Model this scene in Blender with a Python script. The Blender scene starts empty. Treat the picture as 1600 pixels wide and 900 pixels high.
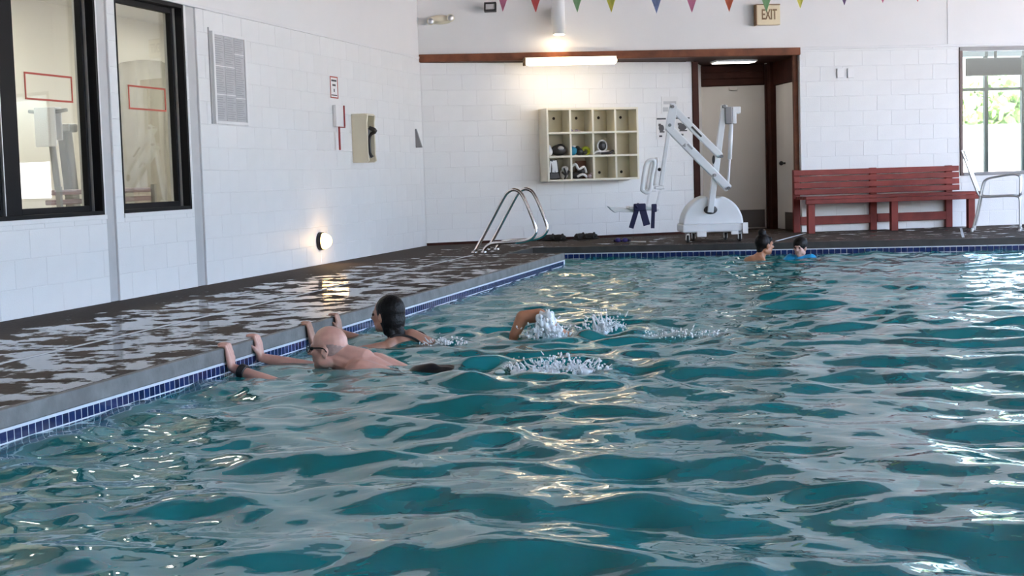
import bpy, bmesh, math, random
import numpy as np
from mathutils import Vector, Matrix, Euler, noise as mnoise

S = bpy.context.scene
COL = S.collection
rnd = random.Random(11)
PI = math.pi

# ------------------------------------------------------------------ camera
cam_d = bpy.data.cameras.new('camera')
cam = bpy.data.objects.new('camera', cam_d)
COL.objects.link(cam)
S.camera = cam
cam_d.sensor_width = 36.0
cam_d.lens = 2300.0 / 1600.0 * 36.0
cam_d.clip_start = 0.05
cam_d.clip_end = 400
_F, _M, CAM_H = 2300.0, 0.030, 0.90
_up = Vector((-_M, 1.0, (450 - 257 - _M * 576) / _F)).normalized()      # horizon of the photograph
_yv = Vector((576, 450 - 257, -_F)).normalized()                        # vanishing point of the left wall
_yv = (_yv - _up * _yv.dot(_up)).normalized()
_xv = _yv.cross(_up)
_R = Matrix((_xv, _yv, _up)).to_4x4()
cam.matrix_world = Matrix.Translation((0, 0, CAM_H)) @ _R

# ------------------------------------------------------------------ world, sun, exposure
W = bpy.data.worlds.new('sky')
S.world = W
W.use_nodes = True
_n = W.node_tree.nodes
_n.clear()
_o = _n.new('ShaderNodeOutputWorld')
_b = _n.new('ShaderNodeBackground')
_s = _n.new('ShaderNodeTexSky')
_s.sky_type = 'NISHITA'
_s.sun_disc = False
_s.sun_elevation = math.radians(48)
_s.sun_rotation = math.radians(220)
_s.air_density = 0.8
_s.dust_density = 7.0
_s.ozone_density = 1.0
_b.inputs['Strength'].default_value = 2.7
W.node_tree.links.new(_s.outputs[0], _b.inputs[0])
W.node_tree.links.new(_b.outputs[0], _o.inputs[0])

sun_d = bpy.data.lights.new('sun', 'SUN')
sun_d.energy = 8.0
sun_d.angle = 0.02
sun_d.color = (1.0, 0.95, 0.87)
sun = bpy.data.objects.new('sun', sun_d)
sun.rotation_euler = Vector((0.62, 0.55, -0.75)).to_track_quat('-Z', 'Y').to_euler()
sun.location = (-30, -30, 40)
COL.objects.link(sun)

# the daylight opening of the glazed right side (portal: guides the sky sampling only)
por_d = bpy.data.lights.new('window_portal', 'AREA')
por_d.shape = 'RECTANGLE'
por_d.size, por_d.size_y = 25.0, 4.0
por_d.cycles.is_portal = True
por = bpy.data.objects.new('window_portal', por_d)
por.location = (8.3, 10.5, 2.2)
por.rotation_euler = Vector((-1, 0, 0)).to_track_quat('-Z', 'Z').to_euler()
COL.objects.link(por)

S.view_settings.view_transform = 'Standard'
S.view_settings.look = 'None'
S.view_settings.exposure = 0.95
S.view_settings.gamma = 1.0
S.view_settings.use_curve_mapping = False
S.cycles.use_denoising = True
S.cycles.max_bounces = 10
S.cycles.diffuse_bounces = 5
S.cycles.glossy_bounces = 4
S.cycles.transmission_bounces = 6
S.cycles.transparent_max_bounces = 8
S.cycles.caustics_reflective = False
S.cycles.caustics_refractive = True
S.cycles.sample_clamp_indirect = 6.0


# ------------------------------------------------------------------ materials
def mat(name, col, rough=0.5, metal=0.0, spec=0.5, noise=0.0, nscale=8.0, bump=0.0, bscale=60.0,
        emit=None, estr=0.0, trans=0.0, coat=0.0, vary=0.0):
    m = bpy.data.materials.new(name)
    m.use_nodes = True
    nt = m.node_tree
    b = nt.nodes['Principled BSDF']
    b.inputs['Base Color'].default_value = (*col, 1)
    b.inputs['Roughness'].default_value = rough
    b.inputs['Metallic'].default_value = metal
    b.inputs['Specular IOR Level'].default_value = spec
    b.inputs['Transmission Weight'].default_value = trans
    b.inputs['Coat Weight'].default_value = coat
    if emit:
        b.inputs['Emission Color'].default_value = (*emit, 1)
        b.inputs['Emission Strength'].default_value = estr
    tc = None
    if noise or bump or vary:
        tc = nt.nodes.new('ShaderNodeTexCoord')
    last = None
    if noise:
        t = nt.nodes.new('ShaderNodeTexNoise')
        t.inputs['Scale'].default_value = nscale
        t.inputs['Detail'].default_value = 5
        nt.links.new(tc.outputs['Object'], t.inputs['Vector'])
        r = nt.nodes.new('ShaderNodeMapRange')
        r.inputs['From Min'].default_value = 0.3
        r.inputs['From Max'].default_value = 0.7
        r.inputs['To Min'].default_value = 1 - noise
        r.inputs['To Max'].default_value = 1 + noise
        nt.links.new(t.outputs[0], r.inputs['Value'])
        last = r.outputs[0]
    if vary:
        oi = nt.nodes.new('ShaderNodeObjectInfo')
        r2 = nt.nodes.new('ShaderNodeMapRange')
        r2.inputs['To Min'].default_value = 1 - vary
        r2.inputs['To Max'].default_value = 1 + vary
        nt.links.new(oi.outputs['Random'], r2.inputs['Value'])
        if last is None:
            last = r2.outputs[0]
        else:
            mm = nt.nodes.new('ShaderNodeMath')
            mm.operation = 'MULTIPLY'
            nt.links.new(last, mm.inputs[0])
            nt.links.new(r2.outputs[0], mm.inputs[1])
            last = mm.outputs[0]
    if last is not None:
        vm = nt.nodes.new('ShaderNodeVectorMath')
        vm.operation = 'SCALE'
        vm.inputs[0].default_value = col
        nt.links.new(last, vm.inputs['Scale'])
        nt.links.new(vm.outputs[0], b.inputs['Base Color'])
    if bump:
        t2 = nt.nodes.new('ShaderNodeTexNoise')
        t2.inputs['Scale'].default_value = bscale
        t2.inputs['Detail'].default_value = 4
        nt.links.new(tc.outputs['Object'], t2.inputs['Vector'])
        bp = nt.nodes.new('ShaderNodeBump')
        bp.inputs['Strength'].default_value = bump
        bp.inputs['Distance'].default_value = 0.01
        nt.links.new(t2.outputs[0], bp.inputs['Height'])
        nt.links.new(bp.outputs[0], b.inputs['Normal'])
    return m


M = {}
M['block'] = mat('painted_block', (0.81, 0.812, 0.808), 0.45, noise=0.02, nscale=3, bump=0.25, bscale=70, vary=0.015)
M['joint'] = mat('painted_joint', (0.77, 0.77, 0.77), 0.6)
M['plaster'] = mat('white_plaster', (0.80, 0.795, 0.79), 0.6, noise=0.015, nscale=1.5, bump=0.06, bscale=40)
M['ceil'] = mat('ceiling_paint', (0.74, 0.73, 0.70), 0.8)
M['woodceil'] = mat('dark_timber_ceiling', (0.10, 0.055, 0.035), 0.7, noise=0.3, nscale=4)
M['column'] = mat('grey_column_paint', (0.50, 0.505, 0.51), 0.5, noise=0.04)
M['trimw'] = mat('white_trim', (0.78, 0.78, 0.78), 0.45)
M['black'] = mat('black_frame', (0.006, 0.006, 0.007), 0.6, spec=0.15)
M['alu'] = mat('aluminium_track', (0.55, 0.56, 0.56), 0.35, metal=0.8)
M['steel'] = mat('polished_steel', (0.72, 0.71, 0.70), 0.16, metal=1.0)
M['brown'] = mat('brown_wood', (0.125, 0.042, 0.020), 0.55, spec=0.2, noise=0.35, nscale=7, bump=0.1)
M['darkbrown'] = mat('dark_brown_wood', (0.040, 0.012, 0.008), 0.6, spec=0.12, noise=0.3, nscale=6)
M['doorp'] = mat('door_paint', (0.62, 0.585, 0.54), 0.45, noise=0.03, nscale=2)
M['kick'] = mat('kick_plate', (0.055, 0.042, 0.036), 0.4)
M['cream'] = mat('cream_laminate', (0.80, 0.76, 0.63), 0.45)
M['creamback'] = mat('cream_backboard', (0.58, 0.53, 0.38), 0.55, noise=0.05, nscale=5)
M['creamplastic'] = mat('cream_plastic', (0.70, 0.65, 0.50), 0.4)
M['hole'] = mat('dark_hole', (0.02, 0.012, 0.008), 0.9)
M['red'] = mat('red_plastic', (0.30, 0.025, 0.025), 0.5)
M['redline'] = mat('red_tape', (0.38, 0.05, 0.03), 0.5)
M['white'] = mat('white_plastic', (0.82, 0.82, 0.82), 0.35)
M['liftw'] = mat('lift_powdercoat', (0.74, 0.76, 0.78), 0.35, noise=0.02)
M['grey'] = mat('grey_plastic', (0.20, 0.20, 0.21), 0.45)
M['midgrey'] = mat('mid_grey', (0.33, 0.34, 0.35), 0.5)
M['dark'] = mat('dark_plastic', (0.018, 0.018, 0.02), 0.45)
M['rubber'] = mat('rubber', (0.012, 0.012, 0.013), 0.7)
M['navy'] = mat('navy_strap', (0.008, 0.009, 0.05), 0.7)
M['paper'] = mat('white_paper', (0.78, 0.78, 0.77), 0.6)
M['greypaper'] = mat('grey_printed_sheet', (0.42, 0.43, 0.45), 0.5, noise=0.06, nscale=14)
M['ink'] = mat('grey_ink', (0.27, 0.28, 0.30), 0.6)
M['darkink'] = mat('dark_ink', (0.05, 0.05, 0.055), 0.6)
M['tan'] = mat('tan_sign_face', (0.66, 0.57, 0.39), 0.5)
M['tandark'] = mat('brown_letter', (0.16, 0.09, 0.035), 0.6)
M['bench'] = mat('bench_stain', (0.215, 0.038, 0.030), 0.5, spec=0.22, noise=0.2, nscale=5, vary=0.06)
M['coping'] = mat('coping_concrete', (0.165, 0.168, 0.165), 0.6, noise=0.22, nscale=9, bump=0.2, bscale=40)
M['copingdark'] = mat('wet_dark_coping', (0.035, 0.034, 0.033), 0.5, noise=0.25, nscale=9)
M['tile'] = mat('navy_glazed_tile', (0.009, 0.020, 0.085), 0.18, vary=0.25)
M['tiles'] = mat('navy_glazed_tile_small', (0.009, 0.020, 0.095), 0.18, noise=0.3, nscale=14)
M['grout'] = mat('pale_grout', (0.58, 0.64, 0.70), 0.6)
M['basin'] = mat('pool_plaster', (0.16, 0.60, 0.64), 0.7)
M['lane'] = mat('lane_line_tile', (0.01, 0.02, 0.10), 0.5)
M['gym'] = mat('gym_wall_paint', (0.74, 0.71, 0.64), 0.7)
M['gymfloor'] = mat('gym_floor', (0.40, 0.36, 0.33), 0.6)
M['taupe'] = mat('arch_reflection_taupe', (0.36, 0.34, 0.295), 0.8, noise=0.05)
M['gymgrey'] = mat('gym_machine_grey', (0.36, 0.37, 0.36), 0.5)
M['mauve'] = mat('mauve_vinyl', (0.38, 0.30, 0.31), 0.5)
M['towel'] = mat('white_towel', (0.86, 0.86, 0.87), 0.9, bump=0.3, bscale=120)
M['green_frame'] = mat('dark_green_frame', (0.03, 0.05, 0.045), 0.4)
M['brownframe'] = mat('brown_window_frame', (0.075, 0.035, 0.028), 0.45)
M['lobby'] = mat('lobby_wall', (0.50, 0.54, 0.53), 0.7)
M['pave'] = mat('pale_paving', (0.72, 0.70, 0.67), 0.8, noise=0.05, nscale=0.6)
M['stucco'] = mat('white_stucco', (0.84, 0.83, 0.81), 0.85)
M['leaf'] = mat('leaf', (0.15, 0.26, 0.07), 0.6, noise=0.4, nscale=2)
M['bark'] = mat('bark', (0.10, 0.07, 0.05), 0.9)
M['tvscreen'] = mat('television_screen', (0.010, 0.010, 0.022), 0.4, spec=0.15)
M['skin_man'] = mat('skin_man', (0.64, 0.36, 0.285), 0.42, noise=0.10, nscale=12)
M['skin_woman'] = mat('skin_woman', (0.44, 0.235, 0.165), 0.4, noise=0.08, nscale=12)
M['skin_tan'] = mat('skin_tan', (0.42, 0.19, 0.105), 0.4, noise=0.08, nscale=12)
M['skin_child'] = mat('skin_child', (0.58, 0.34, 0.28), 0.45, noise=0.06, nscale=12)
M['hair'] = mat('dark_wet_hair', (0.006, 0.005, 0.005), 0.42, spec=0.2, bump=0.5, bscale=90)
M['stubble'] = mat('grey_stubble', (0.42, 0.29, 0.255), 0.7, noise=0.2, nscale=50)
M['eyew'] = mat('eye', (0.03, 0.02, 0.018), 0.2)
M['swimblack'] = mat('black_swimwear', (0.008, 0.008, 0.010), 0.4)
M['bluesuit'] = mat('bright_blue_rash_guard', (0.01, 0.30, 0.62), 0.5)
M['foam'] = mat('splash_foam', (0.90, 0.94, 0.96), 0.25, trans=0.1)
M['lampglass'] = mat('lamp_glass', (0.9, 0.85, 0.7), 0.3, emit=(1.0, 0.62, 0.22), estr=5.0)
M['tube'] = mat('fluorescent_diffuser', (0.9, 0.9, 0.85), 0.4, emit=(1.0, 0.80, 0.50), estr=4.5)
M['sconce_lamp'] = mat('sconce_lamp', (0.9, 0.9, 0.85), 0.4, emit=(1.0, 0.74, 0.42), estr=20.0)
M['gymfill'] = mat('gym_fill_glow', (0.9, 0.9, 0.9), 0.4, emit=(1.0, 0.93, 0.82), estr=38.0)
M['soffitlamp'] = mat('soffit_lamp', (0.9, 0.9, 0.9), 0.4, emit=(1.0, 0.93, 0.84), estr=4.0)
M['teal'] = mat('teal_rubber', (0.02, 0.22, 0.36), 0.4)
M['yellow'] = mat('yellow_rubber', (0.55, 0.62, 0.03), 0.4)
M['purple'] = mat('purple_plastic', (0.05, 0.035, 0.20), 0.35)
M['brownboard'] = mat('brown_foam', (0.12, 0.045, 0.02), 0.7)


def m_flag(name, col):
    m = bpy.data.materials.new(name)
    m.use_nodes = True
    nt = m.node_tree
    b = nt.nodes['Principled BSDF']
    b.inputs['Base Color'].default_value = (*col, 1)
    b.inputs['Roughness'].default_value = 0.4
    tr = nt.nodes.new('ShaderNodeBsdfTranslucent')
    tr.inputs[0].default_value = (*col, 1)
    mx = nt.nodes.new('ShaderNodeMixShader')
    mx.inputs[0].default_value = 0.4
    nt.links.new(b.outputs[0], mx.inputs[1])
    nt.links.new(tr.outputs[0], mx.inputs[2])
    nt.links.new(mx.outputs[0], nt.nodes['Material Output'].inputs[0])
    return m


def m_glass():
    m = bpy.data.materials.new('window_glass')
    m.use_nodes = True
    nt = m.node_tree
    nt.nodes.remove(nt.nodes['Principled BSDF'])
    fr = nt.nodes.new('ShaderNodeFresnel')
    fr.inputs['IOR'].default_value = 1.5
    tr = nt.nodes.new('ShaderNodeBsdfTransparent')
    tr.inputs[0].default_value = (0.93, 0.96, 0.95, 1)
    gl = nt.nodes.new('ShaderNodeBsdfGlossy')
    gl.inputs['Roughness'].default_value = 0.0
    mx = nt.nodes.new('ShaderNodeMixShader')
    ge = nt.nodes.new('ShaderNodeNewGeometry')
    ir = nt.nodes.new('ShaderNodeMapRange')
    ir.inputs['To Min'].default_value = 1.5
    ir.inputs['To Max'].default_value = 1 / 1.5
    nt.links.new(ge.outputs['Backfacing'], ir.inputs['Value'])
    nt.links.new(ir.outputs[0], fr.inputs['IOR'])
    nt.links.new(fr.outputs[0], mx.inputs[0])
    nt.links.new(tr.outputs[0], mx.inputs[1])
    nt.links.new(gl.outputs[0], mx.inputs[2])
    nt.links.new(mx.outputs[0], nt.nodes['Material Output'].inputs[0])
    return m


M['glass'] = m_glass()


def m_water():
    m = bpy.data.materials.new('pool_water')
    m.use_nodes = True
    nt = m.node_tree
    L = nt.links.new
    nt.nodes.remove(nt.nodes['Principled BSDF'])
    tc = nt.nodes.new('ShaderNodeTexCoord')
    n1 = nt.nodes.new('ShaderNodeTexNoise')
    n1.inputs['Scale'].default_value = 7.0
    n1.inputs['Detail'].default_value = 2.0
    n1.inputs['Distortion'].default_value = 0.6
    L(tc.outputs['Object'], n1.inputs['Vector'])
    bp = nt.nodes.new('ShaderNodeBump')
    bp.inputs['Strength'].default_value = 0.2
    bp.inputs['Distance'].default_value = 0.02
    L(n1.outputs[0], bp.inputs['Height'])
    fr = nt.nodes.new('ShaderNodeFresnel')
    fr.inputs['IOR'].default_value = 1.34
    L(bp.outputs[0], fr.inputs['Normal'])
    gl = nt.nodes.new('ShaderNodeBsdfGlossy')
    gl.inputs['Roughness'].default_value = 0.03
    gl.inputs['Color'].default_value = (1, 1, 1, 1)
    L(bp.outputs[0], gl.inputs['Normal'])
    rf = nt.nodes.new('ShaderNodeBsdfRefraction')
    rf.inputs['Color'].default_value = (0.50, 0.88, 0.92, 1)
    rf.inputs['Roughness'].default_value = 0.05
    rf.inputs['IOR'].default_value = 1.33
    L(bp.outputs[0], rf.inputs['Normal'])
    df = nt.nodes.new('ShaderNodeBsdfDiffuse')
    df.inputs['Color'].default_value = (0.018, 0.30, 0.325, 1)
    mi = nt.nodes.new('ShaderNodeMixShader')
    mi.inputs[0].default_value = 0.65
    L(rf.outputs[0], mi.inputs[1])
    L(df.outputs[0], mi.inputs[2])
    mx = nt.nodes.new('ShaderNodeMixShader')
    L(fr.outputs[0], mx.inputs[0])
    L(mi.outputs[0], mx.inputs[1])
    L(gl.outputs[0], mx.inputs[2])
    L(mx.outputs[0], nt.nodes['Material Output'].inputs[0])
    return m


M['water'] = m_water()


def m_deck():
    m = bpy.data.materials.new('wet_deck')
    m.use_nodes = True
    nt = m.node_tree
    L = nt.links.new
    b = nt.nodes['Principled BSDF']
    tc = nt.nodes.new('ShaderNodeTexCoord')
    sep = nt.nodes.new('ShaderNodeSeparateXYZ')
    L(tc.outputs['Object'], sep.inputs[0])
    n1 = nt.nodes.new('ShaderNodeTexNoise')          # puddles
    n1.inputs['Scale'].default_value = 3.7
    n1.inputs['Detail'].default_value = 5
    n1.inputs['Roughness'].default_value = 0.62
    L(tc.outputs['Object'], n1.inputs['Vector'])
    # dry strip along the left wall and the far end of the deck
    dx = nt.nodes.new('ShaderNodeMapRange')
    dx.inputs['From Min'].default_value = -5.75
    dx.inputs['From Max'].default_value = -5.2
    dx.inputs['To Min'].default_value = -0.30
    dx.inputs['To Max'].default_value = 0.0
    L(sep.outputs['X'], dx.inputs['Value'])
    dy = nt.nodes.new('ShaderNodeMapRange')
    dy.inputs['From Min'].default_value = 11.5
    dy.inputs['From Max'].default_value = 17.0
    dy.inputs['To Min'].default_value = 0.0
    dy.inputs['To Max'].default_value = -0.10
    L(sep.outputs['Y'], dy.inputs['Value'])
    a1 = nt.nodes.new('ShaderNodeMath')
    L(n1.outputs[0], a1.inputs[0])
    L(dx.outputs[0], a1.inputs[1])
    a2 = nt.nodes.new('ShaderNodeMath')
    L(a1.outputs[0], a2.inputs[0])
    L(dy.outputs[0], a2.inputs[1])
    wet = nt.nodes.new('ShaderNodeMapRange')
    wet.interpolation_type = 'SMOOTHSTEP'
    wet.inputs['From Min'].default_value = 0.465
    wet.inputs['From Max'].default_value = 0.515
    L(a2.outputs[0], wet.inputs['Value'])
    n2 = nt.nodes.new('ShaderNodeTexNoise')
    n2.inputs['Scale'].default_value = 26
    n2.inputs['Detail'].default_value = 6
    L(tc.outputs['Object'], n2.inputs['Vector'])
    cr = nt.nodes.new('ShaderNodeMix')
    cr.data_type = 'RGBA'
    cr.inputs['A'].default_value = (0.040, 0.030, 0.025, 1)
    cr.inputs['B'].default_value = (0.095, 0.074, 0.062, 1)
    L(n2.outputs[0], cr.inputs['Factor'])
    cw = nt.nodes.new('ShaderNodeMix')
    cw.data_type = 'RGBA'
    cw.inputs['B'].default_value = (0.040, 0.032, 0.028, 1)
    L(wet.outputs[0], cw.inputs['Factor'])
    L(cr.outputs['Result'], cw.inputs['A'])
    L(cw.outputs['Result'], b.inputs['Base Color'])
    ro = nt.nodes.new('ShaderNodeMapRange')
    ro.inputs['To Min'].default_value = 0.75
    ro.inputs['To Max'].default_value = 0.07
    L(wet.outputs[0], ro.inputs['Value'])
    L(ro.outputs[0], b.inputs['Roughness'])
    sp = nt.nodes.new('ShaderNodeMapRange')
    sp.inputs['To Min'].default_value = 0.10
    sp.inputs['To Max'].default_value = 0.6
    L(wet.outputs[0], sp.inputs['Value'])
    L(sp.outputs[0], b.inputs['Specular IOR Level'])
    bh = nt.nodes.new('ShaderNodeMapRange')            # rough dry concrete, smooth film
    bh.inputs['To Min'].default_value = 0.6
    bh.inputs['To Max'].default_value = 0.03
    L(wet.outputs[0], bh.inputs['Value'])
    bp = nt.nodes.new('ShaderNodeBump')
    bp.inputs['Distance'].default_value = 0.01
    L(bh.outputs[0], bp.inputs['Strength'])
    L(n2.outputs[0], bp.inputs['Height'])
    L(bp.outputs[0], b.inputs['Normal'])
    return m


M['deck'] = m_deck()


# ------------------------------------------------------------------ mesh helpers
class B:
    """collects shapes into one bmesh; build() links it as ONE mesh object"""

    def __init__(s):
        s.bm = bmesh.new()

    def box(s, x0, x1, y0, y1, z0, z1, bev=0.0, rot=None, at=None):
        b2 = bmesh.new() if bev else s.bm
        vs = [b2.verts.new((x, y, z)) for x in (x0, x1) for y in (y0, y1) for z in (z0, z1)]
        fs = [(0, 1, 3, 2), (4, 6, 7, 5), (0, 4, 5, 1), (2, 3, 7, 6), (0, 2, 6, 4), (1, 5, 7, 3)]
        for f in fs:
            b2.faces.new([vs[i] for i in f])
        if bev:
            bmesh.ops.bevel(b2, geom=list(b2.edges), offset=bev, segments=2, affect='EDGES', profile=0.5)
            s._merge(b2, rot, at)
        elif rot is not None:
            for v in vs:
                v.co = rot @ v.co + (Vector(at) if at else Vector())
        return s

    def _merge(s, b2, rot=None, at=None):
        mp = {}
        for v in b2.verts:
            co = v.co
            if rot is not None:
                co = rot @ co
            if at is not None:
                co = co + Vector(at)
            mp[v] = s.bm.verts.new(co)
        for f in b2.faces:
            try:
                nf = s.bm.faces.new([mp[v] for v in f.verts])
                nf.smooth = f.smooth
            except ValueError:
                pass
        b2.free()

    def bar(s, p0, p1, w, h, bev=0.0, ref=(0, 1, 0)):
        """square bar from p0 to p1; w measured along ref, h across"""
        p0, p1 = Vector(p0), Vector(p1)
        d = (p1 - p0)
        L = d.length
        d.normalize()
        r = Vector(ref)
        r = (r - d * r.dot(d)).normalized()
        q = d.cross(r)
        rot = Matrix((d, r, q)).transposed()
        return s.box(0, L, -w / 2, w / 2, -h / 2, h / 2, bev, rot, p0)

    def tube(s, pts, r, n=10, sub=4, closed=False):
        pts = [Vector(p) for p in pts]
        rs = r if isinstance(r, (list, tuple)) else [r] * len(pts)
        path, rr = [], []
        N = len(pts)
        if sub > 1 and N > 2:
            rng = N if closed else N - 1
            for i in range(rng):
                if closed:
                    a, b, c, d = (pts[(i + k - 1) % N] for k in range(4))
                else:
                    a, b, c, d = pts[max(i - 1, 0)], pts[i], pts[i + 1], pts[min(i + 2, N - 1)]
                for k in range(sub):
                    t = k / sub
                    path.append(0.5 * ((2 * b) + (c - a) * t + (2 * a - 5 * b + 4 * c - d) * t * t + (3 * b - a - 3 * c + d) * t ** 3))
                    rr.append(rs[i] * (1 - t) + rs[(i + 1) % N] * t)
            if not closed:
                path.append(pts[-1])
                rr.append(rs[-1])
        else:
            path, rr = pts, rs
        rings = []
        prev = None
        K = len(path)
        for i, p in enumerate(path):
            if closed:
                t = path[(i + 1) % K] - path[i - 1]
            else:
                t = path[min(i + 1, K - 1)] - path[max(i - 1, 0)]
            t.normalize()
            if prev is None:
                u = t.orthogonal().normalized()
            else:
                u = (prev - t * prev.dot(t)).normalized()
            prev = u
            v = t.cross(u)
            rings.append([s.bm.verts.new(p + (u * math.cos(a) + v * math.sin(a)) * rr[i])
                          for a in (2 * PI * k / n for k in range(n))])
        for i in range(K if closed else K - 1):
            A, C = rings[i], rings[(i + 1) % K]
            for k in range(n):
                f = s.bm.faces.new((A[k], A[(k + 1) % n], C[(k + 1) % n], C[k]))
                f.smooth = True
        if not closed:
            s.bm.faces.new(rings[0][::-1])
            s.bm.faces.new(rings[-1])
        return s

    def cyl(s, p0, p1, r0, r1=None, n=20):
        r1 = r0 if r1 is None else r1
        return s.tube([p0, p1], [r0, r1], n, 1)

    def ell(s, c, r, n=16, m=10, rot=None, smooth=True):
        c = Vector(c)
        r = (r, r, r) if isinstance(r, (int, float)) else r
        rows = []
        for j in range(m + 1):
            th = PI * j / m
            row = []
            for i in range(n if 0 < j < m else 1):
                ph = 2 * PI * i / n
                p = Vector((r[0] * math.sin(th) * math.cos(ph), r[1] * math.sin(th) * math.sin(ph), r[2] * math.cos(th)))
                if rot is not None:
                    p = rot @ p
                row.append(s.bm.verts.new(c + p))
            rows.append(row)
        for j in range(m):
            A, C = rows[j], rows[j + 1]
            for i in range(n):
                a = [A[i % len(A)], C[i % len(C)], C[(i + 1) % len(C)], A[(i + 1) % len(A)]]
                u = []
                for v in a:
                    if v not in u:
                        u.append(v)
                if len(u) > 2:
                    f = s.bm.faces.new(u)
                    f.smooth = smooth
        return s

    def cap(s, p0, r0, p1, r1, n=12):
        """closed capsule with a taper"""
        p0, p1 = Vector(p0), Vector(p1)
        d = p1 - p0
        if d.length < 1e-6:
            return s.ell(p0, r0, n, 8)
        d.normalize()
        pts, rs = [], []
        for k in range(5):
            a = PI / 2 * k / 4
            pts.append(p0 - d * r0 * math.cos(a)); rs.append(max(r0 * math.sin(a), r0 * 0.02))
        for k in range(5):
            a = PI / 2 * k / 4
            pts.append(p1 + d * r1 * math.sin(a)); rs.append(max(r1 * math.cos(a), r1 * 0.02))
        return s.tube(pts, rs, n, 1)

    def prism(s, poly, axis, a0, a1, bev=0.0):
        """polygon (2-D list) extruded along axis 'x','y','z' from a0 to a1"""
        def P(u, v, a):
            return {'x': (a, u, v), 'y': (u, a, v), 'z': (u, v, a)}[axis]
        b2 = bmesh.new()
        A = [b2.verts.new(P(u, v, a0)) for u, v in poly]
        C = [b2.verts.new(P(u, v, a1)) for u, v in poly]
        n = len(poly)
        b2.faces.new(A[::-1]); b2.faces.new(C)
        for i in range(n):
            b2.faces.new((A[i], A[(i + 1) % n], C[(i + 1) % n], C[i]))
        bmesh.ops.recalc_face_normals(b2, faces=list(b2.faces))
        if bev:
            bmesh.ops.bevel(b2, geom=list(b2.edges), offset=bev, segments=2, affect='EDGES', profile=0.5)
        s._merge(b2)
        return s

    def build(s, name, m, parent=None, loc=None, rotz=0.0, recalc=True):
        if recalc:
            bmesh.ops.recalc_face_normals(s.bm, faces=list(s.bm.faces))
        me = bpy.data.meshes.new(name)
        s.bm.to_mesh(me)
        s.bm.free()
        me.materials.append(m)
        o = bpy.data.objects.new(name, me)
        COL.objects.link(o)
        if parent:
            o.parent = parent
        if loc:
            o.location = loc
        o.rotation_euler.z = rotz
        return o


def tag(o, label=None, cat=None, group=None, kind=None):
    if label: o['label'] = label
    if cat: o['category'] = cat
    if group: o['group'] = group
    if kind: o['kind'] = kind
    return o


def thing(name, label, cat, loc=(0, 0, 0), rotz=0.0, group=None):
    o = bpy.data.objects.new(name, None)
    o.empty_display_size = 0.1
    COL.objects.link(o)
    o.location = loc
    o.rotation_euler = (0, 0, rotz)
    return tag(o, label, cat, group)


def rect_sub(rects, op):
    out = []
    a0, a1, b0, b1 = op
    for (x0, x1, z0, z1) in rects:
        if x1 <= a0 or x0 >= a1 or z1 <= b0 or z0 >= b1:
            out.append((x0, x1, z0, z1)); continue
        if x0 < a0: out.append((x0, a0, z0, z1))
        if x1 > a1: out.append((a1, x1, z0, z1))
        c0, c1 = max(x0, a0), min(x1, a1)
        if z0 < b0: out.append((c0, c1, z0, b0))
        if z1 > b1: out.append((c0, c1, b1, z1))
    return out


def slab(rect, openings, y0, y1):
    rs = [rect]
    for op in openings:
        rs = rect_sub(rs, op)
    mb = B()
    for r in rs:
        mb.box(r[0], r[1], y0, y1, r[2], r[3])
    return mb


_blk = {}


def block_mesh(w, h):
    k = (round(w, 3), round(h, 3))
    if k not in _blk:
        bm = bmesh.new()
        c, d = 0.003, 0.035
        bk = [bm.verts.new(p) for p in ((0, d, 0), (w, d, 0), (w, d, h), (0, d, h))]
        md = [bm.verts.new(p) for p in ((0, c * .7, 0), (w, c * .7, 0), (w, c * .7, h), (0, c * .7, h))]
        ft = [bm.verts.new(p) for p in ((c, 0, c), (w - c, 0, c), (w - c, 0, h - c), (c, 0, h - c))]
        bm.faces.new(ft)
        for i in range(4):
            j = (i + 1) % 4
            bm.faces.new((md[i], md[j], ft[j], ft[i]))
            bm.faces.new((bk[i], bk[j], md[j], md[i]))
        bmesh.ops.recalc_face_normals(bm, faces=list(bm.faces))
        me = bpy.data.meshes.new('concrete_block')
        bm.to_mesh(me)
        bm.free()
        me.materials.append(M['block'])
        _blk[k] = me
    return _blk[k]


CH, BL = 0.2058, 0.4064            # course height (12 courses to the ledge), block length


def blocks(parent, x0, x1, z0, z1, openings, phase=0.0):
    g = 0.0022
    k = 0
    z = z0
    while z < z1 - 0.01:
        zt = min(z + CH, z1)
        x = x0 - (BL / 2 if k % 2 else 0) - phase
        while x < x1:
            a, b = max(x, x0), min(x + BL, x1)
            x += BL
            if b - a < 0.02: continue
            rs = [(a, b, z, zt)]
            for op in openings:
                rs = rect_sub(rs, op)
            for r in rs:
                w, h = r[1] - r[0] - 2 * g, r[3] - r[2] - 2 * g
                if w < 0.02 or h < 0.02: continue
                o = bpy.data.objects.new('concrete_block', block_mesh(w, h))
                COL.objects.link(o)
                o.parent = parent
                o.location = (r[0] + g, rnd.uniform(-0.0006, 0.0006), r[2] + g)
        z = zt
        k += 1


# ------------------------------------------------------------------ the hall
LEDGE = 2.47
HALL_TOP = 4.7
XL = -5.89
ANG_M = math.atan2(0.4, 1.0)                         # the far wall runs at an angle
DM = Vector((math.cos(ANG_M), math.sin(ANG_M), 0))
NM = Vector((DM.y, -DM.x, 0))
M0 = Vector((-5.88, 18.75, 0))
A1 = Vector((-2.55, 20.95, 0))
ANG_A = math.atan2(A1.y - M0.y, A1.x - M0.x)
DA = Vector((math.cos(ANG_A), math.sin(ANG_A), 0))
NA = Vector((DA.y, -DA.x, 0))


def mw(s, out, z):
    return M0 + DM * s + NM * out + Vector((0, 0, z))


def aw(s, out, z):
    return M0 + DA * s + NA * out + Vector((0, 0, z))


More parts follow.
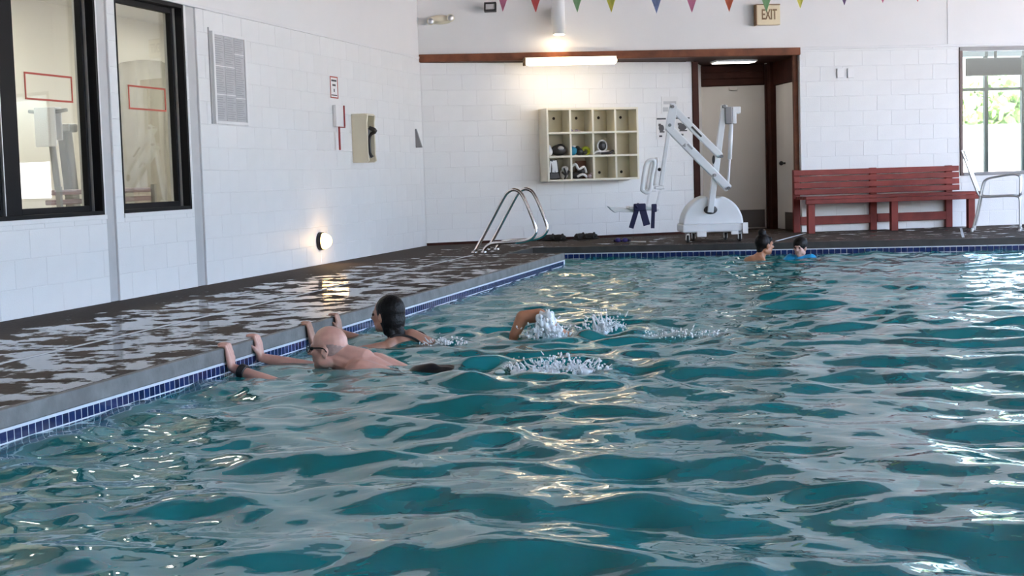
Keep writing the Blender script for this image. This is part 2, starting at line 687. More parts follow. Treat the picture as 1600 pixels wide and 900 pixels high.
# floor (one wet concrete deck around the pool)
FE0, FES = 18.04, 0.0617                              # far pool edge: Y = FE0 + FES * X


def fe(x):
    return FE0 + FES * x


fl = B()
fl.prism([(-6.0, -4.5), (-3.56, -4.5), (-3.56, 16.45), (-6.0, 16.45)], 'z', -0.35, 0)
fl.prism([(-6.0, 16.45), (-4.24, 16.45), (-4.24, fe(-4.24) + .04), (-6.0, fe(-4.24) + .04)], 'z', -0.35, 0)
fl.prism([(-6.0, fe(-4.24) + .04), (-4.24, fe(-4.24) + .04), (8.4, fe(8.4) + .04), (8.4, 25.5), (-6.0, 23.2)], 'z', -0.35, 0)
fl.prism([(-3.56, -4.5), (8.4, -4.5), (8.4, 2.0), (-3.56, 2.0)], 'z', -0.35, 0)
fl.prism([(6.0, 2.0), (8.4, 2.0), (8.4, fe(8.4) + .04), (6.0, fe(6.0) + .04)], 'z', -0.35, 0)
floor = tag(fl.build('floor', M['deck']), kind='structure')

# ceiling, rear and right walls (outside the frame, they shape the light)
tag(B().box(-6.2, 9.6, -4.8, 27, HALL_TOP, HALL_TOP + 0.2).build('ceiling', M['woodceil']), kind='structure')
tag(B().box(-6.1, 8.4, -4.7, -4.5, 0, HALL_TOP).build('wall_rear', M['plaster']), kind='structure')
rop = [(-3.6 + 2.6 * i, -3.6 + 2.6 * i + 2.3, 0.25, 4.25) for i in range(10)]
wr = slab((-4.5, 24.9, 0, HALL_TOP), rop, 0, 0.15)
wr.build('wall_right', M['plaster'], loc=(8.4, 0, 0), rotz=PI / 2)
tag(bpy.data.objects['wall_right'], kind='structure')

# left wall: three block panels between two grey columns, smooth wall above the ledge
W1 = (7.6, 10.42, 0.69, 2.47)
W2 = (10.72, 11.93, 0.69, 2.47)
panels = [(6.6, 10.44, [W1], 0.1), (10.59, 11.97, [W2], 0.2), (12.16, 18.76, [], 0.05)]
for (a, b, ops, ph) in panels:
    w = slab((a, b, 0, LEDGE), ops, 0.0032, 0.20).build('wall_left', M['joint'], loc=(XL, 0, 0), rotz=PI / 2)
    tag(w, kind='structure')
    blocks(w, a, b, 0.0, LEDGE, ops, ph)
tag(B().box(-4.5, 6.6, 0, 0.2, 0, LEDGE).build('wall_left', M['block'], loc=(XL, 0, 0), rotz=PI / 2), kind='structure')
tag(B().box(-4.5, 18.78, 0.015, 0.2, LEDGE, HALL_TOP).build('wall_left', M['plaster'], loc=(XL, 0, 0), rotz=PI / 2), kind='structure')
for i, (a, b) in enumerate(((10.44, 10.59), (11.97, 12.16))):
    tag(B().box(a, b, 0.02, 0.2, 0, LEDGE).build('trim_%d' % (i + 1), M['column'], loc=(XL, 0, 0), rotz=PI / 2), kind='structure')
tag(B().box(-4.5, 18.75, -0.012, 0.05, LEDGE, LEDGE + 0.03, 0.004).build('trim_3', M['trimw'], loc=(XL, 0, 0), rotz=PI / 2), kind='structure')

# far wall (main plane): blocks from s=5.2, smooth wall above
WIN3 = (7.49, 10.9, 0.71, 2.49)
wb = slab((5.19, 15.6, 0, 2.50), [WIN3], 0.0032, 0.2).build('wall_back', M['joint'], loc=M0, rotz=ANG_M)
tag(wb, kind='structure')
blocks(wb, 5.19, 11.3, 0.0, 2.50, [WIN3], 0.12)
tag(B().box(-0.02, 15.6, 0.012, 0.2, 2.53, HALL_TOP).build('wall_back', M['plaster'], loc=M0, rotz=ANG_M), kind='structure')
tag(B().box(5.19, 15.6, -0.012, 0.1, 2.50, 2.53, 0.004).build('trim_4', M['trimw'], loc=M0, rotz=ANG_M), kind='structure')
tag(B().box(7.325, 7.34, 0.004, 0.02, 2.54, HALL_TOP).build('trim_5', M['trimw'], loc=M0, rotz=ANG_M), kind='structure')

# alcove under the upper wall
wa = B().box(-0.05, 3.99, 0.0032, 0.2, 0, 2.42).build('wall_alcove', M['joint'], loc=M0, rotz=ANG_A)
tag(wa, kind='structure')
blocks(wa, 0.0, 3.99, 0.0, 2.42, [], 0.25)
# beam and dark soffit
bmr = B().box(-0.02, 5.19, -0.05, 0.12, 2.425, 2.525, 0.006).build('trim_6', M['brown'], loc=M0, rotz=ANG_M)
tag(bmr, kind='structure')
so = B()
D0, D1 = Vector((-2.62, 21.85, 0)), Vector((-1.56, 22.06, 0))
p_end = mw(5.19, 0, 0)
so.prism([tuple(mw(0.0, -0.1, 0).xy), tuple(mw(5.19, -0.1, 0).xy), (-1.0, 22.4), (-2.9, 22.4), (-6.2, 19.0)], 'z', 2.43, 2.50)
tag(so.build('ceiling', M['darkbrown']), kind='structure')
base_a = B().box(0.0, 3.99, -0.012, 0.0, 0, 0.035).build('baseboard_alcove', M['darkbrown'], loc=M0, rotz=ANG_A)
tag(base_a, kind='structure')

sl_ = thing('soffit_light', 'flat white ceiling light in the dark soffit before the door', 'lamp', (-2.0, 21.15, 2.43), ANG_M)
B().box(-.30, .30, -.16, .16, -.03, 0, .006).build('housing', M['white'], sl_)
B().box(-.28, .28, -.14, .14, -.036, -.0305).build('diffuser', M['soffitlamp'], sl_)

# door wall at the back of the alcove
ANG_D = math.atan2(D1.y - D0.y, D1.x - D0.x)
LD = (D1 - D0).length
tag(B().box(-0.15, LD + .1, 0.06, 0.16, 0, 2.44).build('wall_door', M['darkbrown'], loc=D0, rotz=ANG_D), kind='structure')
# side of the alcove between the block wall and the door wall
tag(B().box(-0.10, 0.0, 0, 0.95, 0, 2.43).build('wall_jamb', M['block'], loc=A1 + Vector((0.0, 0, 0)), rotz=0), kind='structure')
tag(B().box(3.965, 4.06, -0.02, 0.06, 0, 2.425, 0.005).build('trim_7', M['darkbrown'], loc=M0, rotz=ANG_A), kind='structure')

d1 = thing('door_1', None, None, D0, ANG_D)
tag(d1, kind='structure')
fr = B()
fr.box(-0.02, 0.05, -0.04, 0.07, 0, 2.42, 0.005)
fr.box(1.0, 1.08, -0.04, 0.07, 0, 2.42, 0.005)
fr.build('door_frame', M['darkbrown'], d1)
tp = B().box(0.05, 1.0, 0.0, 0.07, 2.12, 2.42, 0.004).build('transom_panel', M['darkbrown'], d1)
for i in range(3):
    B().box(0.06, 0.99, -0.012, 0.0, 2.13 + i * 0.096, 2.13 + i * 0.096 + 0.088, 0.004).build('transom_board', M['darkbrown'], tp)
B().box(0.055, 0.995, 0.01, 0.055, 0.01, 2.115, 0.004).build('door_leaf', M['doorp'], d1)
B().box(0.08, 0.97, 0.002, 0.012, 0.03, 0.29, 0.003).build('kick_plate', M['kick'], d1)
cl = B().box(0.48, 0.60, -0.03, 0.01, 2.05, 2.09, 0.005)
cl.build('door_closer', M['doorp'], d1)

# return wall with the second, narrow door standing ajar
RA, RB = Vector((-1.56, 22.05, 0)), Vector((-1.07, 20.80, 0))
ANG_R = math.atan2(RB.y - RA.y, RB.x - RA.x)
LR = (RB - RA).length
d2 = thing('door_2', None, None, RA, ANG_R)
tag(d2, kind='structure')
B().box(0, 0.16, -0.05, 0.08, 0, 2.43, 0.004).box(LR - 0.16, LR, -0.05, 0.08, 0, 2.43, 0.004).build('door_frame', M['darkbrown'], d2)
B().box(0.16, LR - 0.16, 0.0, 0.08, 2.10, 2.43, 0.004).build('transom_panel', M['darkbrown'], d2)
B().box(0.0, LR, 0.09, 0.14, 0.0, 2.44).build('backing', M['darkbrown'], d2)  # unseen dark slab added to block outside light leaking around the leaf
B().box(0.165, 0.52, 0.03, 0.07, 0.01, 2.09, 0.004).build('side_panel', M['doorp'], d2)
lf2 = B().box(0.56, LR - 0.165, 0.01, 0.05, 0.26, 2.09, 0.004).build('door_leaf', M['doorp'], d2)
B().box(0.56, LR - 0.165, 0.012, 0.052, 0.01, 0.26, 0.002).build('kick_plate', M['kick'], d2)
B().ell((0.62, -0.05, 0.96), 0.032).cyl((0.62, 0.01, 0.96), (0.62, -0.04, 0.96), 0.014).build('door_knob', M['dark'], d2)
tag(B().box(LR - 0.02, LR + 0.04, -0.1, 0.2, 0, 2.43, 0.004).build('trim_8', M['brown'], loc=RA, rotz=ANG_R), kind='structure')
tag(B().box(LR * 0 - 0.03, 0.015, -0.075, -0.045, 0, 2.43).build('trim_9', M['doorp'], loc=RA, rotz=ANG_R), kind='structure')


# ------------------------------------------------------------------ left windows
def left_window(n, op, mull, red):
    a, b, z0, z1 = op
    w = thing('window_%d' % n, None, None, (XL, 0, 0), PI / 2)
    tag(w, kind='structure')
    f = B()
    f.box(a, a + .03, 0.004, 0.15, z0, z1).box(b - .03, b, 0.004, 0.15, z0, z1)
    f.box(a + .03, b - .03, 0.004, 0.15, z0, z0 + .03).box(a + .03, b - .03, 0.004, 0.15, z1 - .03, z1)
    f.build('frame', M['black'], w)
    spans, last = [], a + .03
    for (m0, m1) in mull:
        spans.append((last, m0)); last = m1
        B().box(m0, m1, 0.075, 0.145, z0 + .03, z1 - .03, 0.004).build('mullion', M['black'], w)
    spans.append((last, b - .03))
    for (s0, s1) in spans:
        q = B()
        q.box(s0, s0 + .045, 0.09, 0.14, z0 + .03, z1 - .03, 0.003).box(s1 - .045, s1, 0.09, 0.14, z0 + .03, z1 - .03, 0.003)
        q.box(s0 + .045, s1 - .045, 0.09, 0.14, z0 + .03, z0 + .075, 0.003).box(s0 + .045, s1 - .045, 0.09, 0.14, z1 - .075, z1 - .03, 0.003)
        sash = q.build('sash', M['black'], w)
        B().box(s0 + .04, s1 - .04, 0.112, 0.118, z0 + .07, z1 - .07).build('pane', M['glass'], sash)
        B().box(s1 - 0.014, s1 - 0.004, 0.07, 0.09, z0 + .03, z1 - .03).build('track', M['alu'], w)
    (r0, r1, rz0, rz1) = red
    t = 0.014
    rr = B()
    rr.box(r0, r1, 0.106, 0.111, rz1 - t, rz1).box(r0, r1, 0.106, 0.111, rz0, rz0 + t)
    rr.box(r0, r0 + t, 0.106, 0.111, rz0 + t, rz1 - t).box(r1 - t, r1, 0.106, 0.111, rz0 + t, rz1 - t)
    o = rr.build('decal_outline', M['redline'], w)
    o['label'] = 'thin red rectangular outline stuck on the pane'
    tag(B().box(a - .01, b + .01, -0.012, 0.02, z0 - 0.035, z0, 0.003).build('trim_%d' % (9 + n), M['block'], loc=(XL, 0, 0), rotz=PI / 2), kind='structure')
    return w


left_window(1, W1, [(9.19, 9.37)], (9.56, 10.21, 1.555, 1.755))
left_window(2, W2, [], (11.08, 11.73, 1.54, 1.74))

# room behind the left windows
tag(B().box(-10.2, -6.1, 6.0, 20.0, -0.1, -0.001).build('floor', M['gymfloor']), kind='structure')
tag(B().box(-10.2, -6.1, 6.0, 20.0, 3.0, 3.1).build('ceiling', M['ceil']), kind='structure')
tag(B().box(-9.3, -9.1, 6.0, 20.0, 0, 3.0).build('wall_gym_left', M['gym']), kind='structure')
tag(B().box(-9.1, -6.1, 19.8, 20.0, 0, 3.0).build('wall_gym_back', M['gym']), kind='structure')
tag(B().box(-9.1, -6.1, 6.0, 6.2, 0, 3.0).build('wall_gym_rear', M['gym']), kind='structure')
for i, yy in enumerate((9.5, 13.5, 17.0)):  # unseen glowing panels added to brighten the room behind the windows
    g = thing('gym_fill_light', 'added unseen fill light for the room behind the windows, %s of three' % ('nearest', 'middle', 'farthest')[i], 'lamp', (-7.6, yy, 3.0), 0, 'gym fill lights')
    B().box(-0.38, 0.38, -0.20, 0.20, -0.05, 0.0, 0.01).build('housing', M['white'], g)
    B().box(-0.35, 0.35, -0.17, 0.17, -0.06, -0.051).build('diffuser', M['gymfill'], g)
# folded taupe sheet on the gym wall, standing in for a dark arched reflection
cu = bmesh.new()
NX, NZ = 90, 14
grid = []
for i in range(NX + 1):
    t = i / NX
    y = 16.2 + t * 2.3
    top = 2.36 + 0.14 * (1 - (2 * t - 1) ** 2)
    row = []
    for j in range(NZ + 1):
        z = top * j / NZ
        x = -8.98 + 0.045 * math.sin(t * 40 + 0.6 * math.sin(z * 2)) * (1 - 0.5 * j / NZ)
        row.append(cu.verts.new((x, y, z)))
    grid.append(row)
for i in range(NX):
    for j in range(NZ):
        f = cu.faces.new((grid[i][j], grid[i + 1][j], grid[i + 1][j + 1], grid[i][j + 1])); f.smooth = True
cb = B(); cb.bm.free(); cb.bm = cu
cu_o = cb.build('arch_reflection', M['taupe'])
sd = cu_o.modifiers.new('thick', 'SOLIDIFY'); sd.thickness = 0.01
tag(cu_o, 'taupe folded sheet standing in for the dark arched reflection in the second window', 'curtain')
# elliptical trainer with a white towel
gm = thing('exercise_machine', 'grey exercise machine with slanted posts behind the first window', 'exercise machine', (-7.6, 12.5, 0))
B().box(-0.25, 0.25, -0.55, 0.55, 0.0, 0.10, 0.02).build('base', M['gymgrey'], gm)
B().bar((0, -0.02, 1.62), (0, 0.20, 0.08), 0.05, 0.05, 0.01, (1, 0, 0)).build('post', M['gymgrey'], gm)
B().bar((0, 0.25, 1.48), (0, 0.42, 0.08), 0.10, 0.13, 0.02, (1, 0, 0)).build('column', M['gymgrey'], gm)
B().tube([(-.2, -0.02, 1.64), (0, -0.02, 1.62), (.2, -0.02, 1.64)], 0.018).build('handlebar', M['gymgrey'], gm)
B().box(-0.12, 0.12, 0.14, 0.30, 1.44, 1.52, 0.015).build('console', M['gymgrey'], gm)
B().ell((0, 0.40, 0.45), (0.10, 0.22, 0.22)).build('flywheel_housing', M['gymgrey'], gm)
tw = B()
tw.box(-0.11, 0.11, -0.09, -0.065, 1.30, 1.66, 0.01).box(-0.11, 0.11, 0.02, 0.045, 1.36, 1.66, 0.01).box(-0.11, 0.11, -0.09, 0.045, 1.645, 1.67, 0.01)
tag(tw.build('towel', M['towel'], loc=(-7.6, 12.5, 0)), 'white towel hung over the handlebar behind the first window', 'towel')
pr_ = thing('bench_reflection', 'mauve rails standing in for the bench reflection low in the first window', 'bench', (-7.0, 12.35, 0))
for i in range(3):  # solid rails standing in for a bench reflected in the pane
    B().box(-0.05, 0.05, -0.9, 0.9, 0.678 + .085 * i, 0.722 + .085 * i, 0.01).build('reflection_rail', M['mauve'], pr_)
for yy in (-.86, .86):
    B().box(0.05, 0.09, yy - .02, yy + .02, 0, 0.92).build('support', M['gymgrey'], pr_)

# ------------------------------------------------------------------ far right window, lobby and outdoors
w3 = thing('window_3', None, None, M0, ANG_M)
tag(w3, kind='structure')
a, b, z0, z1 = WIN3
q = B()
q.box(a, a + .045, -0.015, 0.12, z0, z1, 0.004).box(b - .045, b, -0.015, 0.12, z0, z1, 0.004)
q.build('frame', M['brownframe'], w3)
B().box(a, b, -0.015, 0.12, z1 - 0.055, z1, 0.004).build('head', M['grey'], w3)
B().box(a + .045, b - .045, -0.02, 0.12, z0, z0 + .045, 0.004).build('sill', M['grey'], w3)
B().box(a + 1.12, a + 1.17, 0.0, 0.1, z0 + .045, z1 - .055, 0.004).build('mullion', M['grey'], w3)
B().box(a + .045, a + 1.12, 0.055, 0.061, z0 + .045, z1 - .055).build('pane', M['glass'], w3)
B().box(a + 1.17, b - .045, 0.055, 0.061, z0 + .045, z1 - .055).build('pane', M['glass'], w3)

LB = 3.6                                               # lobby depth
lf_ = B().box(6.8, 14.6, 0.2, LB + 0.1, -0.2, -0.02).build('floor', M['pave'], loc=M0, rotz=ANG_M); tag(lf_, kind='structure')
tag(B().box(6.8, 14.6, 0.2, LB + 0.1, 2.72, 2.82).build('ceiling', M['lobby'], loc=M0, rotz=ANG_M), kind='structure')
tag(B().box(6.7, 6.8, 0.2, LB + 0.1, 0, 2.72).build('wall_lobby_left', M['lobby'], loc=M0, rotz=ANG_M), kind='structure')
tag(B().box(6.8, 8.95, LB, LB + 0.1, 0, 2.72).build('wall_lobby_back', M['lobby'], loc=M0, rotz=ANG_M), kind='structure')
w4 = thing('window_4', None, None, M0, ANG_M)
tag(w4, kind='structure')
for s in (8.95, 9.60, 10.25, 10.9, 11.55, 12.2):
    B().box(s - .03, s + .03, LB - .03, LB + .05, 0.1, 2.72, 0.004).build('mullion', M['green_frame'], w4)
B().box(8.9, 12.25, LB - .02, LB + .04, 2.06, 2.11, 0.004).build('transom', M['green_frame'], w4)
B().box(8.9, 12.25, LB - .03, LB + .05, 0.0, 0.12, 0.004).build('sill', M['green_frame'], w4)
B().box(8.9, 12.25, LB - .03, LB + .05, 2.62, 2.72, 0.004).build('head', M['lobby'], w4)
B().box(8.95, 12.2, LB + .005, LB + .011, 0.12, 2.62).build('pane', M['glass'], w4)
tv = thing('television', 'flat dark television hung from a pole behind the far right window', 'television', mw(9.45, -3.0, 0), ANG_M)
B().box(-0.47, 0.47, -0.03, 0.03, 2.27, 2.555, 0.008).build('case', M['dark'], tv)
B().box(-0.45, 0.45, -0.034, -0.029, 2.29, 2.54).build('screen', M['tvscreen'], tv)
B().cyl((0.03, 0, 2.55), (0.03, 0, 2.72), 0.025).box(-0.07, 0.13, -0.05, 0.05, 2.69, 2.715, 0.005).build('ceiling_pole', M['dark'], tv)

gd = B()
gd.prism([(8.6, -30), (70, -30), (70, 90), (8.6, 90)], 'z', -0.4, -0.06)
tag(gd.build('ground', M['pave']), kind='structure')
gd = B()
pA, pB = mw(6.7, -(LB + .12), 0), mw(16, -(LB + .12), 0)
gd.prism([(pA.x, pA.y), (8.6, pA.y + (8.6 - pA.x) * 0.4), (8.6, 90), (pA.x - 10, 90)], 'z', -0.4, -0.06)
tag(gd.build('ground', M['pave']), kind='structure')
tag(B().box(6.0, 30.0, 15.0, 15.25, -0.06, 1.80, 0.01).build('garden_wall', M['stucco'], loc=M0, rotz=ANG_M), 'white sunlit garden wall outside, beyond the far right window', 'wall')


def leaf_tree(loc, h, r, label, seed):
    R_ = random.Random(seed)
    t = thing('garden_tree', label, 'tree', loc, 0, 'trees beyond the far right window')
    B().cap((0, 0, -0.1), 0.10, (0.05, 0, h * .55), 0.06).build('trunk', M['bark'], t)
    c = B()
    for _ in range(900):
        v = Vector((R_.gauss(0, 1), R_.gauss(0, 1), R_.gauss(0, 1))).normalized() * (R_.random() ** 0.35)
        p = Vector((v.x * r, v.y * r, h * .62 + v.z * h * .42))
        e = Euler((R_.uniform(0, 6), R_.uniform(0, 6), R_.uniform(0, 6))).to_matrix()
        sz = R_.uniform(0.09, 0.19)
        vs = [c.bm.verts.new(p + e @ Vector(k) * sz) for k in ((-.5, -1, 0), (.5, -1, .1), (.6, .3, 0), (0, 1.2, -.1), (-.6, .3, 0))]
        c.bm.faces.new(vs)
    o = c.build('crown', M['leaf'], t, recalc=False)
    o['kind'] = 'stuff'


for i, (s, dd, h, r, lab) in enumerate(((15.0, 18.0, 3.0, 1.2, 'low leafy tree beyond the garden wall, leftmost through the far window'),
                                        (17.2, 19.0, 3.3, 1.0, 'leafy tree beyond the garden wall, second from left through the far window'),
                                        (18.9, 17.5, 2.7, 0.9, 'small leafy tree beyond the garden wall, third from left through the far window'),
                                        (20.6, 19.5, 3.6, 1.3, 'tall leafy tree beyond the garden wall, rightmost through the far window'))):
    leaf_tree(mw(s, -dd, -0.06), h, r, lab, 40 + i)

# ------------------------------------------------------------------ pool
pool = thing('pool_basin', None, None, (0, 0, 0))
tag(pool, kind='structure')
ZB = -1.55
XE = -3.52
bs = B()
bs.box(-4.5, 6.3, 1.7, 19, ZB - 0.1, ZB)
bs.box(XE - .1, XE - .004, 1.7, 16.49, ZB, -0.09)
bs.prism([(-4.3, 16.42), (-3.524, 16.42), (-3.524, 16.496), (-4.3, 16.496)], 'z', ZB, -0.09)
bs.box(-4.3, -4.204, 16.42, fe(-4.2) + .1, ZB, -0.09)
bs.prism([(-4.3, fe(-4.3) + .004), (6.1, fe(6.1) + .004), (6.1, fe(6.1) + .1), (-4.3, fe(-4.3) + .1)], 'z', ZB, -0.09)
bs.box(6.0, 6.1, 1.9, fe(6) + .1, ZB, -0.05)
bs.box(-3.6, 6.1, 1.9, 2.0, ZB, -0.05)
bs.build('basin_shell', M['basin'], pool)
B().box(XE - .04, XE, 2.0, 16.49, -0.08, 0.0, 0.006).build('coping', M['coping'], pool)
B().prism([(-4.24, 16.45), (-3.52, 16.45), (-3.52, 16.49), (-4.24, 16.49)], 'z', -0.08, 0, 0.004).build('coping', M['coping'], pool)
B().box(-4.24, -4.2, 16.49, fe(-4.2), -0.08, 0.0, 0.004).build('coping', M['copingdark'], pool)
B().prism([(-4.24, fe(-4.24)), (6.0, fe(6.0)), (6.0, fe(6.0) + .04), (-4.24, fe(-4.24) + .04)], 'z', -0.08, 0, 0.004).build('coping', M['copingdark'], pool)
# white grout bed behind the tiles
B().box(XE - .02, XE - .002, 2.0, 16.49, -0.30, -0.08).build('grout_strip', M['grout'], pool)
B().prism([(-4.2, fe(-4.2) + .003), (6.0, fe(6.0) + .003), (6.0, fe(6.0) + .03), (-4.2, fe(-4.2) + .03)], 'z', -0.30, -0.08).build('grout_strip', M['grout'], pool)
B().prism([(-4.2, 16.48), (-3.523, 16.48), (-3.523, 16.487), (-4.2, 16.487)], 'z', -0.3, -0.08).build('grout_strip', M['grout'], pool)
TW = 0.0535
_t = B().box(0, 0.0032, 0, TW - 0.0065, 0, 0.045, 0.0)
tile0 = _t.build('tile', M['tile'], pool)
tile0.location = (XE - 0.004, 5.0, -0.138)
far = B()
k = 0
for j in range(int((16.45 - 4.7) / TW)):
    y = 4.7 + j * TW
    for r in range(3):
        z = -0.138 - r * 0.052
        if y < 8.2 and r < 2 and (j, r) != (0, 9):
            o = tile0.copy()
            COL.objects.link(o)
            o.parent = pool
            o.location = (XE - 0.004, y, z)
        else:
            far.box(XE - 0.004, XE - 0.0008, y, y + TW - 0.0065, z, z + 0.045)
bpy.data.objects.remove(tile0)
f_ = far.build('tile_band', M['tiles'], pool)
f_['kind'] = 'stuff'
far = B()
x = -4.18
rotf = Matrix.Rotation(math.atan(FES), 3, 'Z')
while x < 3.5:
    for r in range(3):
        far.box(0, 0.062, -0.006, 0.003, 0, 0.052, 0, rotf, (x, fe(x), -0.145 - r * 0.060))
    x += 0.070
f_ = far.build('tile_band', M['tiles'], pool)
f_['kind'] = 'stuff'
# lane lines on the pool floor
for xx in (-1.9, 0.25, 2.4):
    B().box(xx - .14, xx + .14, 3.0, 16.5, ZB, ZB + .006).build('lane_line', M['lane'], pool)

# water surface
nr = np.random.RandomState(5)
ys = [2.05]
while ys[-1] < 18.6:
    ys.append(ys[-1] + (0.016 + 0.0011 * ys[-1]))
ys = np.array(ys)
tx = np.concatenate([np.linspace(0, 5.9, 330), np.linspace(5.9, 9.52, 30)[1:]])
NYr, NXr = len(ys), len(tx)
X = np.zeros((NYr, NXr)); Yv = np.zeros((NYr, NXr))
for i, y in enumerate(ys):
    if y < 16.485:
        X[i] = XE + tx * ((6.0 - XE) / 9.52)
    else:
        X[i] = -4.2 + tx * ((6.0 + 4.2) / 9.52)
    Yv[i] = y
Yv = np.minimum(Yv, FE0 + FES * X - 0.001)
Z = np.zeros_like(X)


def waves(n, lmin, lmax, slope, spread, base):
    global Z
    for _ in range(n):
        lam = math.exp(nr.uniform(math.log(lmin), math.log(lmax)))
        kk = 2 * PI / lam
        th = base + nr.normal() * spread
        a = slope / kk / math.sqrt(n / 2.0)
        ph = nr.uniform(0, 2 * PI)
        arg = kk * (X * math.cos(th) + Yv * math.sin(th)) + ph + 0.8 * np.sin(0.35 * kk * (X * math.sin(th) - Yv * math.cos(th)) + ph * 3)
        s_ = np.sin(arg)
        Z = Z + a * (s_ + 0.25 * (s_ * s_ - 0.5) * 1.2)


chop = 0.75 + 0.35 * np.sin(X * 1.3 + 1) * np.sin(Yv * 0.7)
waves(8, 1.0, 1.8, 0.018, 0.60, 1.45)
waves(22, 0.34, 0.75, 0.108, 0.62, 1.45)
big = Z.copy(); Z[:] = 0
waves(28, 0.16, 0.36, 0.088, 1.0, 1.45)
Z = big + Z * chop
left = np.clip((-1.2 - X) / 2.0, 0, 1)
Z0 = Z.copy(); Z[:] = 0
waves(18, 0.13, 0.30, 0.055, 2.5, 0.8)
Z = Z0 + Z * (0.25 + 0.75 * left)
for (sx, sy, am, rad) in ((-2.15, 9.3, 0.020, 0.9), (-1.68, 7.65, 0.018, 0.7), (-1.75, 9.6, 0.018, 0.8)):
    rr_ = np.hypot(X - sx, Yv - sy)
    Z = Z + am * np.cos(rr_ * 2 * PI / 0.30) * np.exp(-(rr_ / rad) ** 2)
Z = Z - 0.145
edge = np.clip((X - XE) / 0.12, 0, 1)
Z = np.where(Yv < 16.4, -0.145 + (Z + 0.145) * (0.45 + 0.55 * edge), Z)
Z = np.minimum(Z, -0.085)
co = np.stack([X, Yv, Z], -1).reshape(-1, 3)
ii = np.arange(NYr * NXr).reshape(NYr, NXr)
fc = np.stack([ii[:-1, :-1], ii[:-1, 1:], ii[1:, 1:], ii[1:, :-1]], -1).reshape(-1, 4)
me = bpy.data.meshes.new('pool_water')
me.vertices.add(len(co)); me.vertices.foreach_set('co', co.ravel())
me.loops.add(fc.size); me.loops.foreach_set('vertex_index', fc.ravel().astype(np.int32))
me.polygons.add(len(fc)); me.polygons.foreach_set('loop_start', np.arange(0, fc.size, 4, dtype=np.int32))
me.update(calc_edges=True)
me.polygons.foreach_set('use_smooth', np.ones(len(fc), bool))
me.materials.append(M['water'])
water = bpy.data.objects.new('pool_water', me)
COL.objects.link(water)
tag(water, 'rippling teal pool water reflecting the pale walls', 'water', kind='stuff')

# pale joint strips let into the deck
tag(B().bar((-4.44, 4.0, 0.002), (-4.56, 16.3, 0.002), 0.005, 0.022, 0.0, (0, 0, 1)).build('trim_12', M['column']), kind='structure')
for i, (pa, pb) in enumerate((((-1.25, 18.3), (-1.0, 20.3)), ((0.95, 18.4), (1.05, 20.9)))):
    tag(B().bar((*pa, 0.002), (*pb, 0.002), 0.005, 0.03, 0.0, (0, 0, 1)).build('trim_%d' % (13 + i), M['grout']), kind='structure')

# ------------------------------------------------------------------ things on the left wall (local x = along the wall, -y = out)
LW = PI / 2


def bars(mb, x0, x1, z0, z1, n, fill, y, rs):
    """rows of grey print"""
    h = (z1 - z0) / n
    for i in range(n):
        xe = x0 + (x1 - x0) * rs.uniform(0.6, 1.0)
        zz = z0 + h * i
        mb.box(x0, xe, y - 0.0012, y, zz + h * (1 - fill) / 2, zz + h * (1 + fill) / 2)


bd = thing('notice_board', 'white framed board of grey printed sheets right of the second window', 'board', (XL, 12.42, 1.45), LW)
fw, fh = 0.73, 0.84
B().box(0, fw, -0.02, 0, 0, fh).build('backing', M['white'], bd)
f = B()
f.box(0, .04, -0.035, -0.02, 0, fh, .004).box(fw - .04, fw, -0.035, -0.02, 0, fh, .004).box(.04, fw - .04, -0.035, -0.02, 0, .03, .004).box(.04, fw - .04, -0.035, -0.02, fh - .03, fh, .004)
f.build('frame', M['white'], bd)
cw = (fw - .08) / 3
rs = random.Random(3)
for c in range(3):
    x0 = .04 + c * cw
    cuts = [(.03, .27), (.275, .53), (.535, fh - .03)] if c < 2 else [(.03, .25), (.255, .66), (.665, fh - .03)]
    for (za, zb) in cuts:
        sh = B().box(x0 + .003, x0 + cw - .003, -0.0235, -0.0205, za + .001, zb - .001).build('printed_sheet', M['greypaper'], bd)
        pr = B(); bars(pr, x0 + .02, x0 + cw - .02, za + .015, zb - .015, int((zb - za) / .022), .3, -0.0236, rs)
        po = pr.build('print', M['ink'], sh); po['kind'] = 'stuff'
B().box(-.03, -.022, -0.01, 0, 0.0, .87).build('edge_strip', M['midgrey'], bd)

sg = thing('wall_sign', 'small white printed sign with red edge above the red hook', 'sign', (XL, 15.40, 1.815), LW)
B().box(0, .235, -0.008, 0, 0, .24).build('plate', M['white'], sg)
f = B()
f.box(0, .235, -0.0115, -0.008, .228, .24).box(0, .235, -0.0115, -0.008, 0, .012).box(0, .014, -0.0115, -0.008, .012, .228).box(.221, .235, -0.0115, -0.008, .012, .228)
f.build('border', M['redline'], sg)
f = B()
f.box(.04, .195, -0.0105, -0.008, .185, .205).box(.07, .165, -0.0105, -0.008, .135, .155).box(.105, .13, -0.0105, -0.008, .07, .105).box(.03, .20, -0.0105, -0.008, .028, .040)
f.build('print', M['darkink'], sg)

hk = thing('rescue_hook_holder', 'white wall holder with dark red hook bars below the small sign', 'holder', (XL, 15.46, 1.30), LW)
B().box(0.0, .22, -0.045, 0, .20, .44, .008).build('holder_plate', M['white'], hk)
B().box(.215, .235, -.062, -.046, .20, .44, .004).build('hook_bar', M['red'], hk)
B().box(.045, .235, -.060, -.048, .188, .199, .003).build('cross_bar', M['red'], hk)
B().box(.030, .052, -.066, -.046, -.06, .20, .005).build('hook_bar', M['red'], hk)

